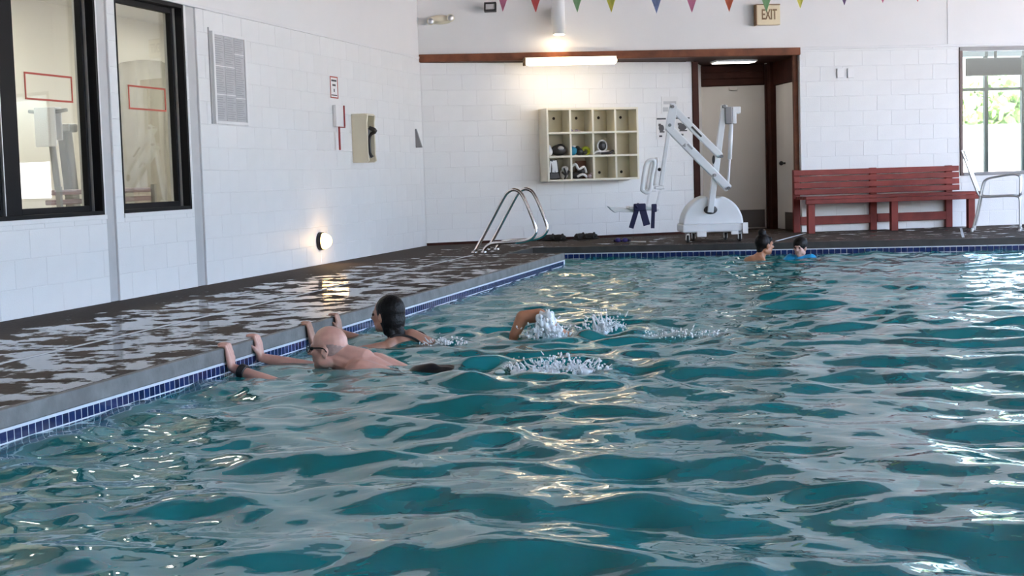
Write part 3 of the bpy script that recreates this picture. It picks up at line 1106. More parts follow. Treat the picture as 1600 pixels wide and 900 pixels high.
ph = thing('telephone_hood', 'cream plastic wall hood holding a dark handset near the corner', 'telephone', (XL, 16.05, 1.10), LW)
side = [(0, 0), (-.17, .0), (-.20, .02), (-.188, .10), (-.188, .46), (-.20, .54), (-.17, .56), (0, .56)]
B().prism(side, 'x', 0, .03, .006).build('side_panel', M['creamplastic'], ph)
B().prism(side, 'x', .25, .28, .006).build('side_panel', M['creamplastic'], ph)
B().box(.03, .25, -.02, 0, 0, .56).build('back_panel', M['creamplastic'], ph)
B().box(.03, .25, -.19, -.02, .535, .56, .004).build('top_panel', M['creamplastic'], ph)
B().box(.05, .23, -.15, -.02, .05, .40, .02).build('telephone_body', M['grey'], ph)
hs = B()
hs.tube([(.12, -.17, .40), (.14, -.235, .36), (.14, -.17, .30), (.14, -.165, .12), (.14, -.19, .06)], [.022, .028, .016, .015, .02], 10)
hs.build('handset', M['dark'], ph)

wl = thing('wall_lamp', 'low round wall lamp glowing warm above the wet deck', 'lamp', (XL, 14.90, 0.255), LW)
B().cyl((0.02, 0.0, 0), (0.02, -.045, 0), .098, .095, 24).build('backplate', M['dark'], wl)
B().ell((0.02, -.045, 0), (.086, .095, .086), 20, 12).build('globe', M['lampglass'], wl)
ld = bpy.data.lights.new('wall_lamp_light', 'POINT')
ld.energy = 1.4; ld.color = (1.0, 0.62, 0.28); ld.shadow_soft_size = 0.09
lo = bpy.data.objects.new('wall_lamp_light', ld)
lo.location = (XL + 0.22, 14.92, 0.255)
COL.objects.link(lo)

wd = B()
wd.prism([(0, -.12), (-.085, -.12), (-.075, -.09), (-.012, .125), (0, .125)], 'x', -.02, .02, .003)
tag(wd.build('wall_bracket', M['grey'], loc=(XL, 18.46, 1.42), rotz=LW), 'narrow grey wedge bracket on the left wall at the corner', 'bracket')

# ------------------------------------------------------------------ things on the upper far wall
em = thing('emergency_light', 'cream oval emergency light with two lamp heads near the corner', 'emergency light', mw(.275, 0, 2.975), ANG_M)
B().ell((0, -.03, 0), (.165, .05, .062), 24, 12).build('body', M['creamplastic'], em)
for sx, zz in ((-.125, -.02), (.125, .02)):
    hd = B().cyl((sx, -.03, zz), (sx * 1.05, -.105, zz - .005), .042, .052, 18).build('lamp_head', M['creamplastic'], em)
    B().ell((sx * 1.055, -.106, zz - .005), (.04, .012, .04), 16, 8).build('lens', M['alu'], hd)

fd = thing('flood_light', 'small square black framed floodlight tilted on the upper wall', 'lamp', mw(.93, 0, 3.115), ANG_M)
rt = Euler((math.radians(-18), 0, math.radians(-14))).to_matrix()
f = B()
for (x0, x1, zz0, zz1) in ((-.08, .08, .042, .062), (-.08, .08, -.062, -.042), (-.08, -.06, -.042, .042), (.06, .08, -.042, .042)):
    f.box(x0, x1, -.03, .03, zz0, zz1, .004, rt, (0, -.16, 0))
f.box(-.06, .06, .01, .025, -.042, .042, 0, rt, (0, -.16, 0))
f.build('housing', M['dark'], fd)
B().box(-.06, .06, -.012, .01, -.042, .042, 0.002, rt, (0, -.16, 0)).build('lens', M['white'], fd)
B().cyl((0, 0, -.02), (0, -.14, 0), .018).build('arm', M['dark'], fd)

cy = thing('cylinder_sconce', 'white cylinder downlight on the upper wall above the beam', 'lamp', mw(1.83, 0, 2.74), ANG_M)
B().cyl((0, -.20, 0), (0, -.20, .75), .085, .085, 28).build('cylinder', M['white'], cy)
B().cyl((0, -.20, -.006), (0, -.20, -.001), .068, .068, 24).build('lamp', M['sconce_lamp'], cy)
B().box(-.07, .04, -.12, 0, .14, .36, .01).build('mount_box', M['white'], cy)
ld = bpy.data.lights.new('cylinder_sconce_light', 'SPOT')
ld.energy = 4.5; ld.color = (1.0, 0.66, 0.32); ld.spot_size = math.radians(95); ld.spot_blend = 0.5; ld.shadow_soft_size = 0.05
lo = bpy.data.objects.new('cylinder_sconce_light', ld)
lo.location = mw(1.83, .20, 2.72)
lo.rotation_euler = (-NM * 0.25 + Vector((0, 0, -1))).to_track_quat('-Z', 'Y').to_euler()
COL.objects.link(lo)

tb = thing('fluorescent_light', 'glowing long fluorescent fixture under the brown beam', 'lamp', mw(2.0, 0.055, 2.395), ANG_M)
B().box(-.62, .62, -.05, .0, .02, .06, .006).build('housing', M['white'], tb)
df = B()
df.cap((-.57, -.055, 0.0), .052, (.57, -.055, 0.0), .052, 16)
df.build('diffuser', M['tube'], tb)
B().box(-.645, -.615, -.09, .0, -.05, .05, .006).build('end_cap', M['tandark'], tb)
ld = bpy.data.lights.new('fluorescent_light_glow', 'AREA')
ld.shape = 'RECTANGLE'; ld.size = 1.1; ld.size_y = 0.08; ld.energy = 1.3; ld.color = (1.0, 0.78, 0.50)
lo = bpy.data.objects.new('fluorescent_light_glow', ld)
lo.location = mw(2.0, 0.10, 2.325)
lo.rotation_euler = (0, 0, ANG_M)
COL.objects.link(lo)

ex = thing('exit_sign', 'tan box exit sign with brown letters above the alcove', 'sign', mw(4.73, 0, 2.965), ANG_M)
B().box(-.165, .165, -.10, 0, -.135, .135, .008).build('box', M['tan'], ex)
B().box(-.175, -.165, -.105, 0, -.14, .14).box(-.165, .165, -.105, 0, .135, .145).build('edge_trim', M['tandark'], ex)
tc_ = bpy.data.curves.new('letters', 'FONT')
tc_.body = 'EXIT'; tc_.size = 0.17; tc_.align_x = 'CENTER'; tc_.extrude = 0.003; tc_.offset = 0.002
to_ = bpy.data.objects.new('letters_tmp', tc_)
COL.objects.link(to_)
dg = bpy.context.evaluated_depsgraph_get()
lm = bpy.data.meshes.new_from_object(to_.evaluated_get(dg))
bpy.data.objects.remove(to_)
lm.materials.clear(); lm.materials.append(M['tandark'])
lt = bpy.data.objects.new('letters', lm)
COL.objects.link(lt)
lt.parent = ex
lt.location = (0.01, -.103, -.06)
lt.rotation_euler = (PI / 2, 0, 0)
lt.scale = (0.62, 1.15, 1)

nt_ = thing('wall_plate', 'pair of small white plates on the block wall above the bench', 'plate', mw(5.70, 0, 2.10), ANG_M)
for x0 in (0.02, 0.17):
    pl = B().box(x0, x0 + .085, -.022, 0, .0, .13, .004).build('plate', M['white'], nt_)
    B().box(x0 - .006, x0 + .008, -.012, 0, .0, .13).build('gap', M['midgrey'], pl)
B().box(.10, .30, -.016, 0, .145, .153).build('cover_strip', M['white'], nt_)

# pennants
FX = [-3.1, -2.82, -2.46, -2.17, -1.79, -1.5, -1.19, -0.89, -0.62, -0.27, 0.03, 0.30, 0.62, 0.93, 1.24]
FZ = [2.29, 2.275, 2.255, 2.235, 2.205, 2.20, 2.185, 2.17, 2.185, 2.19, 2.19, 2.185, 2.19, 2.2, 2.21]
FC = [('pink', (.66, .27, .42)), ('red', (.60, .12, .12)), ('green', (.36, .58, .33)), ('yellow', (.74, .70, .16)), ('blue', (.34, .41, .62)),
      ('pink', (.66, .27, .42)), ('orange', (.72, .24, .14)), ('green', (.36, .58, .33)), ('yellow', (.74, .70, .16)), ('mauve', (.30, .18, .32)),
      ('pink', (.66, .27, .42)), ('red', (.60, .12, .12)), ('green', (.36, .58, .33)), ('yellow', (.74, .70, .16)), ('blue', (.34, .41, .62))]
fm = {n: m_flag('pennant_' + n, c) for n, c in FC}
pn = thing('pennant_string', 'string of coloured triangular pennants across the pool', 'pennants', (0, 12.3, 0))
rp = [(-5.86, 0, 2.75)] + [(x, 0, z + .305) for x, z in zip(FX, FZ)] + [(4.0, 0, 2.62), (8.36, 0, 2.9)]
B().tube(rp, 0.004, 6, 2).build('rope', M['white'], pn)
for i, (x, z) in enumerate(zip(FX, FZ)):
    f = B()
    n = 5
    tw_ = rnd.uniform(-.03, .03)
    rows = []
    for j in range(n + 1):
        t = j / n
        hw = .105 * (1 - t) + .002
        zz = z + .305 * (1 - t)
        yy = tw_ * t + .012 * math.sin(t * 4 + i)
        rows.append([(x - hw, yy - tw_ * .4, zz), (x, yy + .01 * (1 - t), zz), (x + hw, yy + tw_ * .4, zz)])
    th = .0015
    V = [[[f.bm.verts.new((p[0], p[1] + s_, p[2])) for p in r] for r in rows] for s_ in (-th, th)]
    for j in range(n):
        for k in range(2):
            f.bm.faces.new((V[0][j][k], V[0][j][k + 1], V[0][j + 1][k + 1], V[0][j + 1][k]))
            f.bm.faces.new((V[1][j][k], V[1][j + 1][k], V[1][j + 1][k + 1], V[1][j][k + 1]))
    for s_ in (0, 2):
        for j in range(n):
            f.bm.faces.new((V[0][j][s_], V[0][j + 1][s_], V[1][j + 1][s_], V[1][j][s_]))
    o = f.build('pennant', fm[FC[i][0]], pn)
    o['label'] = FC[i][0] + ' triangular pennant'

# ------------------------------------------------------------------ cubby shelf on the alcove wall
CS0, CZ0, CW_, CH_, CD = 1.64, 0.80, 1.35, 0.985, 0.30
cb_ = thing('cubby_shelf', 'cream twelve-compartment cubby shelf on the alcove wall', 'shelf', aw(CS0, 0, CZ0), ANG_A)
T = 0.028
B().box(0, T, -CD, 0, 0, CH_, .003).build('side_panel', M['cream'], cb_)
B().box(CW_ - T, CW_, -CD, 0, 0, CH_, .003).build('side_panel', M['cream'], cb_)
cw_ = (CW_ - T) / 4
chh = (CH_ - T) / 3
for r in range(4):
    B().box(T, CW_ - T, -CD, -.02, r * chh, r * chh + T, .003).build('shelf_board', M['cream'], cb_)
for c in range(1, 4):
    for r in range(3):
        B().box(c * cw_, c * cw_ + T, -CD, -.02, r * chh + T, (r + 1) * chh, .003).build('divider', M['cream'], cb_)
for c in range(4):
    for r in range(3):
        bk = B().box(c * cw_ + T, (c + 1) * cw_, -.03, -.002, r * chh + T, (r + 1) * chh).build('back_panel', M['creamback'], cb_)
        if r == 2 or (r == 0 and c >= 2):
            fx, fz = (.60, .66) if r == 2 else (.58, .27)
            B().cyl((c * cw_ + T + fx * (cw_ - T), -.029, r * chh + T + fz * (chh - T)), (c * cw_ + T + fx * (cw_ - T), -.034, r * chh + T + fz * (chh - T)), .020, .020, 14).build('finger_hole', M['hole'], bk)


def cell(c, r, fx, out=.19):
    return aw(CS0 + c * cw_ + T + fx * (cw_ - T), out, CZ0 + r * chh + T)


def item(name, label, cat, c, r, fx, out=.19):
    return thing(name, label, cat, cell(c, r, fx, out), ANG_A, 'swim gear in the cubby shelf')


def single(mb, name, m, label, cat, c, r, fx, out=.19):
    o = mb.build(name, m, loc=cell(c, r, fx, out), rotz=ANG_A)
    return tag(o, label, cat, 'swim gear in the cubby shelf')


single(B().ell((0, 0, .06), (.05, .06, .06)).ell((-.01, -.02, .11), (.035, .04, .04)), 'bathing_hat', M['white'], 'crumpled white bathing hat, left cubby of the middle row', 'cap', 0, 1, .13)
t = item('swim_bag', 'rounded black bag with pale patch, left cubby of the middle row', 'bag', 0, 1, .6)
B().ell((0, 0, .075), (.115, .09, .075), 20, 12).ell((.02, 0, .11), (.07, .07, .05)).build('bag_body', M['dark'], t)
B().ell((.0, -.075, .10), (.045, .02, .03)).build('patch', M['midgrey'], t)
t = item('teal_ball', 'teal ball with pale cap, second cubby of the middle row', 'ball', 1, 1, .17)
B().ell((0, 0, .062), .062).build('ball_body', M['teal'], t)
B().ell((.015, -.02, .125), (.025, .025, .014)).build('cap', M['white'], t)
single(B().ell((0, 0, .05), (.06, .07, .05)).ell((-.02, 0, .10), (.03, .05, .03)).ell((.07, 0, .03), (.05, .05, .03)), 'goggle_case', M['dark'], 'dark lumpy goggle case beside the teal ball', 'case', 1, 1, .48)
single(B().tube([(.05 * math.cos(a), -.0, .055 + .045 * math.sin(a)) for a in (i * 2 * PI / 12 for i in range(12))], .022, 10, 2, True), 'dive_ring', M['yellow'], 'yellow dive ring in the second cubby of the middle row', 'ring', 1, 1, .80)
t = item('diving_mask', 'dark diving mask with white rim, third cubby of the middle row', 'mask', 2, 1, .5)
B().ell((0, -.01, .12), (.062, .035, .07), 18, 12).build('lens', M['dark'], t)
B().tube([(.068 * math.cos(a), -.02, .12 + .075 * math.sin(a)) for a in (i * 2 * PI / 14 for i in range(14))], .011, 8, 2, True).build('rim', M['white'], t)
B().tube([(-.13, 0, .015), (-.06, -.03, .05), (0, -.01, .02), (.08, -.03, .045), (.14, 0, .012)], .016).tube([(-.12, .02, .04), (0, .03, .02), (.12, .0, .03)], .014).build('strap', M['white'], t)
single(B().tube([(-.10, 0, .015), (0, -.02, .02), (.08, -.01, .05)], .018), 'snorkel', M['dark'], 'black snorkel lying below the diving mask', 'snorkel', 2, 1, .72, .25)
t = item('swim_goggles', 'small purple goggles lying in a top row cubby', 'goggles', 1, 2, .28)
B().ell((-.05, 0, .018), (.032, .02, .018)).ell((.03, 0, .016), (.030, .02, .016)).build('lenses', M['purple'], t)
B().tube([(-.08, 0, .01), (-.01, -.03, .012), (.09, -.01, .012)], .008).build('strap', M['mauve'], t)


def fin(label, fx, tilt, out):
    t = item('swim_fin', label, 'fin', 0, 0, fx, out)
    rt_ = Euler((0, tilt, 0)).to_matrix()
    bl = B()
    bl.box(-.045, .045, -.012, .012, .08, .26, .008, rt_, (0, 0, 0.01))
    bl.build('blade', M['dark'], t)
    B().box(-.05, .05, -.03, .03, .0, .10, .018, rt_, (0, 0, 0.0)).build('foot_pocket', M['dark'], t)
    B().box(-.012, .03, -.018, -.010, .06, .25, .004, rt_, (0, 0, 0.01)).box(-.05, -.03, -.018, -.010, .02, .24, .004, rt_, (0, 0, 0.01)).build('white_stripe', M['white'], t)


fin('black and white swim fin standing left in the bottom left cubby', .22, .10, .2)
fin('black and white swim fin standing right in the bottom left cubby', .45, -.12, .2)
t = item('snorkel_set', 'white snorkel vest with black straps, bottom left cubby', 'vest', 0, 0, .80, .2)
B().ell((0, 0, .07), (.06, .07, .07)).ell((.01, -.02, .14), (.05, .05, .04)).build('vest', M['white'], t)
B().tube([(-.05, -.06, .10), (0, -.085, .06), (.05, -.06, .11)], .014).tube([(-.02, -.07, .0), (.0, -.085, .06), (-.02, -.06, .15)], .012).build('strap', M['dark'], t)
t = item('mask_pile', 'tangled black mask with white straps, second cubby of the bottom row', 'mask', 1, 0, .33, .2)
B().ell((0, 0, .05), (.10, .08, .05)).ell((.06, -.02, .10), (.06, .05, .045)).build('mask_body', M['dark'], t)
B().tube([(-.11, -.03, .15), (-.04, -.06, .20), (.0, -.08, .13), (.08, -.07, .16), (.12, -.05, .08)], .017).tube([(-.02, -.07, .03), (.05, -.10, .06), (.13, -.05, .02)], .016).build('strap', M['paper'], t)
single(B().box(-.075, .075, -.02, .02, 0, .245, .01), 'foam_board', M['brownboard'], 'brown foam board standing in the second bottom cubby', 'board', 1, 0, .68, .09)
single(B().ell((0, 0, .03), (.04, .05, .03)).ell((.03, 0, .06), (.02, .03, .02)), 'bath_toy', M['mauve'], 'small mauve toy in front of the brown foam board', 'toy', 1, 0, .85, .25)

# laminated sheets on the alcove wall behind the lift
for (s, z, w_, h_, lab, kind) in ((3.485, 1.70, .255, .24, 'white laminated sheet on the alcove wall, topmost of three', 0),
                                  (3.40, 1.345, .15, .31, 'laminated instruction sheet on the alcove wall, lower left of three', 1),
                                  (3.68, 1.36, .24, .30, 'laminated instruction sheet on the alcove wall, lower right of three', 2)):
    p = thing('notice_sheet', lab, 'notice', aw(s, 0, z), ANG_A, 'sheets on the alcove wall')
    B().box(0, w_, -.006, 0, 0, h_).build('sheet', M['paper'], p)
    pr = B()
    if kind == 0:
        pr.box(.03, w_ - .03, -.008, -.006, h_ * .55, h_ * .72).box(.02, .10, -.008, -.006, .03, .09)
        pr.build('print', M['column'], p)['kind'] = 'stuff'
    else:
        pr.box(.005, w_ - .005, -.008, -.006, h_ - .035, h_ - .015)
        pr.ell((w_ * .5, -.006, h_ * .5), (w_ * .28, .003, h_ * .16), 14, 8).box(w_ * .3, w_ * .8, -.0085, -.006, h_ * .30, h_ * .36).box(w_ * .2, w_ * .45, -.0085, -.006, h_ * .58, h_ * .70)
        pr.box(w_ * .25, w_ * .55, -.008, -.006, .03, .055)
        pr.build('print', M['darkink'], p)['kind'] = 'stuff'

# ------------------------------------------------------------------ bench
bn = thing('slatted_bench', 'long reddish stained slatted bench against the far wall', 'bench', mw(5.05, 0, 0), ANG_M)
BLN = 2.46
for i in range(4):
    z = .515 + i * .088
    B().box(0, BLN - .08, -.115 + .006 * i, -.075 + .006 * i, z, z + .074, .005).build('back_slat', M['bench'], bn)
for i in range(4):
    B().box(.02, BLN + .06, -.53 + i * .105, -.53 + i * .105 + .096, .455, .495, .005).build('seat_slat', M['bench'], bn)
B().box(.02, BLN + .06, -.535, -.500, .395, .453, .004).build('apron', M['bench'], bn)
for x in (.06, 1.23, 2.33):
    B().box(x, x + .095, -.50, -.42, 0, .454, .005).build('leg', M['bench'], bn)
for x in (0.0, 1.10, 2.20):
    B().box(x, x + .095, -.073, -.02, 0, .86, .005).build('leg', M['bench'], bn)
B().box(.10, 1.10, -.070, -.035, .10, .215, .004).build('stretcher', M['bench'], bn)
B().box(1.20, 2.20, -.070, -.035, .11, .225, .004).build('stretcher', M['bench'], bn)

# ------------------------------------------------------------------ patio chair at the right edge
AC = math.atan2(0.244, 0.97)
pc = thing('patio_chair', 'pale metal tube armchair beside the bench, facing right', 'chair', (1.66, 19.75, 0), AC - .36)
CR = .0125
for y in (0.0, .52):
    B().tube([(-.655, y, 1.05), (-.63, y, .97), (-.47, y, .52), (-.42, y, .46), (-.36, y, .445), (-.1, y, .45), (.0, y, .445), (.045, y, .42), (.05, y, .30), (.05, y, .012)], CR, 10, 4).build('side_frame', M['alu'], pc)
    B().tube([(-.53, y, .012), (-.46, y, .30), (-.40, y, .60), (-.36, y, .665), (-.28, y, .69), (-.05, y, .72), (.03, y, .71), (.055, y, .66), (.05, y, .45)], CR, 10, 4).build('arm_rail', M['alu'], pc)
    B().cyl((-.535, y, 0), (-.525, y, .05), .019, .017, 12).build('foot_cap', M['white'], pc)
    B().cyl((.05, y, 0), (.05, y, .03), .019, .017, 12).build('foot_cap', M['white'], pc)
B().tube([(-.52, 0, .05), (-.52, .26, .05), (-.52, .52, .05)], CR, 8, 1).tube([(.05, 0, .06), (.05, .52, .06)], CR, 8, 1).build('cross_tube', M['alu'], pc)
sl = B()
sl.prism([(-.35, .44), (.0, .445), (.0, .452), (-.35, .447)], 'y', .012, .508)
sl.build('seat_sling', M['white'], pc)
sl = B()
sl.prism([(-.46, .52), (-.60, .91), (-.593, .913), (-.453, .523)], 'y', .012, .508)
sl.build('back_sling', M['white'], pc)

# ------------------------------------------------------------------ grab rails of the recessed steps
R1 = [(-4.67, 0.0), (-4.47, .34), (-4.30, .63), (-4.24, .705), (-4.17, .735), (-4.10, .71), (-4.05, .64), (-3.99, .50), (-3.925, .32), (-3.915, .24), (-3.95, .18), (-4.02, .14), (-4.13, .122), (-4.40, .112), (-4.49, .09), (-4.545, .04), (-4.553, 0.0)]
for Y_, lab in ((16.75, 'curved stainless steel grab rail of the pool steps, nearer of two'), (17.35, 'curved stainless steel grab rail of the pool steps, farther of two')):
    t = thing('grab_rail', lab, 'grab rail', (-4.6, Y_, 0), 0, 'grab rails of the pool steps')
    B().tube([(x + 4.6, 0, z) for x, z in R1], .021, 14, 5).build('rail', M['steel'], t)
    for x in (-4.668, -4.553):
        B().cyl((x + 4.6, 0, 0), (x + 4.6, 0, .02), .045, .03, 18).build('flange', M['steel'], t)

# ------------------------------------------------------------------ footwear and goggles on the deck


def sandals(loc, rz, label, m):
    t = thing('sandals', label, 'sandals', loc, rz)
    for i, (x, y, a) in enumerate(((0, 0, .3), (.13, -.05, -.2))):
        rt_ = Euler((0, 0, a)).to_matrix()
        s_ = B()
        s_.ell((x, y, .018), (.125, .05, .018), 18, 8, rt_)
        s_.ell((x, y, .05), (.10, .045, .04), 14, 8, rt_)
        o = s_.build('sole', m, t)
        st = B()
        st.tube([rt_ @ Vector((.02, -.05, .02)) + Vector((x, y, 0)), rt_ @ Vector((.05, 0, .085)) + Vector((x, y, 0)), rt_ @ Vector((.02, .05, .02)) + Vector((x, y, 0))], .017)
        st.tube([rt_ @ Vector((-.07, -.045, .02)) + Vector((x, y, 0)), rt_ @ Vector((-.06, 0, .075)) + Vector((x, y, 0)), rt_ @ Vector((-.07, .045, .02)) + Vector((x, y, 0))], .014)
        st.build('strap', m, o)


sandals((-4.36, 19.45, 0), .2, 'dark sandals lying behind the grab rails', M['rubber'])
sandals((-3.98, 19.68, 0), .5, 'dark sandals on the deck below the cubby shelf', M['rubber'])
gg = thing('goggles', 'purple goggles lying on the deck edge below the lift seat', 'goggles', (-3.23, 18.62, 0))
B().ell((-.045, 0, .035), (.04, .03, .03)).ell((.045, 0, .035), (.04, .03, .03)).build('lenses', M['purple'], gg)
B().tube([(-.085, 0, .03), (-.10, .07, .02), (0, .10, .02), (.10, .07, .02), (.085, 0, .03)], .012).build('strap', M['navy'], gg)
B().tube([(.10, .02, .01), (.2, -.02, .01), (.32, -.03, .01)], .008).build('cord', M['paper'], gg)

# ------------------------------------------------------------------ pool access lift
lift = thing('pool_lift', 'white wheeled pool access lift with raised arm and seat', 'lift', (-2.07, 18.62, 0), AC)
B().box(-.41, .40, -.32, .30, .125, .225, .02).build('base_plate', M['liftw'], lift)
pf = [(-.015 + .378 * math.cos(a), .215 + .372 * math.sin(a)) for a in (PI * i / 30 for i in range(31))]
pf = [p for p in pf if not (-.075 < p[0] < .065)]
k_ = next(i for i, p in enumerate(pf) if p[0] < -.05)
pf = pf[:k_] + [(.065, .545), (-.075, .545)] + pf[k_:]
cvo = B().prism(pf, 'y', -.225, .22, .022).build('cover', M['liftw'], lift)
B().ell((-.045, -.225, .40), (.085, .035, .055), 20, 10).build('mast_socket', M['dark'], lift)
MY = -.25
B().bar((-.055, MY, .37), (.147, MY, 1.69), .085, .075, .008).build('mast', M['liftw'], lift)
up_ = B().bar((-.51, MY - .02, 1.69), (.085, MY - .02, 1.06), .07, .085, .012).build('upper_arm', M['liftw'], lift)
lo_ = B().bar((-.565, MY - .05, 1.445), (.175, MY - .05, .655), .08, .10, .014).build('lower_arm', M['liftw'], lift)
B().bar((-.27, MY - .0585, 1.435), (-.15, MY - .0585, 1.308), .006, .022).build('decal', M['dark'], up_)
B().bar((-.33, MY - .093, 1.222), (-.27, MY - .093, 1.158), .006, .022).prism([(-.40, 1.20), (-.355, 1.235), (-.355, 1.185)], 'y', MY - .096, MY - .0905).build('decal', M['midgrey'], lo_)
B().prism([(-.48, 1.73), (-.535, 1.73), (-.60, 1.43), (-.55, 1.36), (-.49, 1.40), (-.445, 1.68)], 'y', MY - .105, MY - .092, .004).build('head_plate', M['liftw'], lift)
pv = B()
for (x, z) in ((-.505, 1.685), (-.545, 1.46), (.085, 1.06), (-.006, .83), (.13, 1.67), (.165, .665)):
    pv.cyl((x, MY - .125, z), (x, MY + .03, z), .020, .020, 14)
pv.build('pivot_pins', M['grey'], lift)
B().ell((.0, MY - .02, 1.02), (.022, .03, .055)).build('stop_button', M['dark'], lift)
mt = B().box(.145, .235, MY - .07, MY + .05, 1.455, 1.665, .012).build('motor', M['grey'], lift)
B().prism([(.235, 1.665), (.34, 1.665), (.34, 1.58), (.285, 1.58), (.285, 1.455), (.235, 1.455)], 'y', MY - .065, MY + .045, .01).build('motor_cap', M['white'], mt)
B().cyl((.222, MY - .03, 1.46), (.198, MY - .03, 1.02), .026, .026, 14).cyl((.198, MY - .03, 1.04), (.168, MY - .03, .67), .014, .014, 12).build('actuator', M['white'], lift)
B().bar((-.545, MY - .05, 1.44), (-.665, MY - .05, .72), .055, .05, .008).build('hanging_pole', M['liftw'], lift)
sb = B()
sb.box(-.74, -.62, MY - .10, MY + .0, .675, .715, .01)
sb.bar((-.66, MY - .05, .69), (-.735, MY - .05, .44), .03, .028, .004).bar((-.80, MY - .05, .69), (-.845, MY - .05, .44), .03, .028, .004)
sb.box(-.86, -.72, MY - .10, MY + .0, .645, .68, .008)
sb.build('seat_bracket', M['white'], lift)
bk_ = B()
bk_.tube([(-.90, MY - .10, .67), (-.90, MY - .10, .72), (-.86, MY - .10, .95), (-.83, MY - .10, 1.02), (-.77, MY - .10, 1.04), (-.74, MY - .10, 1.0), (-.78, MY - .10, .82), (-.80, MY - .10, .68), (-.84, MY - .10, .64)], .024, 10, 4, True)
bk_.tube([(-.82, MY + .15, .68), (-.76, MY + .15, .98), (-.71, MY + .15, 1.04), (-.68, MY + .15, 1.02), (-.72, MY + .15, .72)], .022, 10, 4)
bk_.tube([(-.83, MY - .10, 1.02), (-.71, MY + .15, 1.04)], .015, 10, 1)
bk_.build('seat_back_frame', M['white'], lift)
B().ell((-.675, MY - .02, .92), .022).build('adjuster_knob', M['dark'], lift)
st_ = B()
rt_ = Euler((0, math.radians(4), 0)).to_matrix()
st_.box(-.36, 0.02, -.2, .2, -.018, .018, .012, rt_, (-.72, MY + .02, .435))
st_.build('seat_pan', M['white'], lift)
lg = B()
lg.prism([(-1.33, .485), (-1.00, .44), (-.98, .40), (-1.14, .405), (-1.20, .415), (-1.24, .40), (-1.29, .44)], 'y', MY - .14, MY + .18, .006)
lg.build('leg_rest', M['liftw'], lift)
sr = B()
sr.bar((-.99, MY - .16, .47), (-.96, MY - .18, .49), .10, .05, .01)
sr.bar((-.97, MY - .18, .47), (-1.055, MY - .17, .21), .012, .06, .003)
sr.bar((-.92, MY - .19, .47), (-.86, MY - .17, .24), .012, .085, .003)
sr.bar((-.775, MY - .18, .48), (-.79, MY - .17, .20), .012, .045, .003)
sr.box(-1.02, -.87, MY - .21, MY - .17, .42, .51, .012).box(-.80, -.735, MY - .2, MY - .17, .40, .50, .01)
sr.build('seat_belt', M['navy'], lift)
for (x, y) in ((-.34, -.24), (-.21, .22), (.20, .22), (.31, -.24)):
    cs = B()
    cs.cyl((x, y, .125), (x, y, .10), .03, .03, 14)
    cs.box(x - .022, x - .016, y - .03, y + .05, .03, .105).box(x + .016, x + .022, y - .03, y + .05, .03, .105).box(x - .022, x + .022, y - .03, y + .05, .095, .105)
    ca = cs.build('caster', M['alu'], lift)
    B().cyl((x - .014, y + .012, .048), (x + .014, y + .012, .048), .048, .048, 20).build('wheel', M['rubber'], ca)
    B().cyl((x - .026, y + .012, .048), (x + .026, y + .012, .048), .016, .016, 12).build('hub', M['white'], ca)
B().box(-.235, -.115, -.34, -.30, .07, .135, .008).box(.19, .28, -.34, -.30, .09, .135, .008).build('brake_box', M['white'], lift)
B().box(.335, .40, -.34, -.33, .10, .235).build('side_strap', M['white'], lift)

# ------------------------------------------------------------------ people


def remesh(prims, voxel, name, m, parent=None, smooth=6):
    mb = B()
    for p in prims:
        if p[0] == 'c':
            mb.cap(p[1], p[2], p[3], p[4], 14)
        else:
            mb.ell(p[1], p[2], 18, 12, p[3] if len(p) > 3 else None)
    o = mb.build(name, m)
    r = o.modifiers.new('r', 'REMESH'); r.mode = 'VOXEL'; r.voxel_size = voxel; r.use_smooth_shade = True
    s_ = o.modifiers.new('s', 'SMOOTH'); s_.factor = 0.5; s_.iterations = smooth
    dg_ = bpy.context.evaluated_depsgraph_get()
    me_ = bpy.data.meshes.new_from_object(o.evaluated_get(dg_))
    old = o.data
    o.modifiers.clear()
    o.data = me_
    bpy.data.meshes.remove(old)
    me_.name = name
    me_.polygons.foreach_set('use_smooth', np.ones(len(me_.polygons), bool))
    me_.materials.clear(); me_.materials.append(m)
    if parent:
        o.parent = parent
    return o


def basis(f, u):
    f = Vector(f).normalized()
    u = Vector(u)
    u = (u - f * u.dot(f)).normalized()
    return f, u.cross(f), u                          # forward, left, up


def head(c, fw, upv, k=1.0):
    c = Vector(c)
    f, l, u = basis(fw, upv)
    R3 = Matrix((f, l, u)).transposed()

    def P(a, b_, d):
        return c + R3 @ (Vector((a, b_, d)) * k)

    pr = []

    def E(p, r):
        pr.append(('e', P(*p), tuple(x * k for x in r), R3))

    def C_(p, r0, q, r1):
        pr.append(('c', P(*p), r0 * k, P(*q), r1 * k))
    E((-.012, 0, .022), (.099, .077, .094))
    E((.028, 0, -.045), (.062, .060, .078))
    E((.062, 0, -.098), (.024, .030, .022))
    C_((.082, .030, .012), .011, (.084, -.030, .012), .011)
    C_((.088, 0, .004), .009, (.111, 0, -.032), .0135)
    C_((.092, .013, -.036), .009, (.092, -.013, -.036), .009)
    C_((.083, .020, -.062), .007, (.083, -.020, -.062), .007)
    C_((.081, .018, -.074), .008, (.081, -.018, -.074), .008)
    for sd_ in (1, -1):
        E((.060, .037 * sd_, -.030), (.026, .022, .026))
        E((-.006, .079 * sd_, -.020), (.020, .011, .034))
        E((.002, .086 * sd_, -.030), (.009, .007, .014))
        E((.0, .050 * sd_, -.075), (.05, .022, .035))
    return pr, P, R3


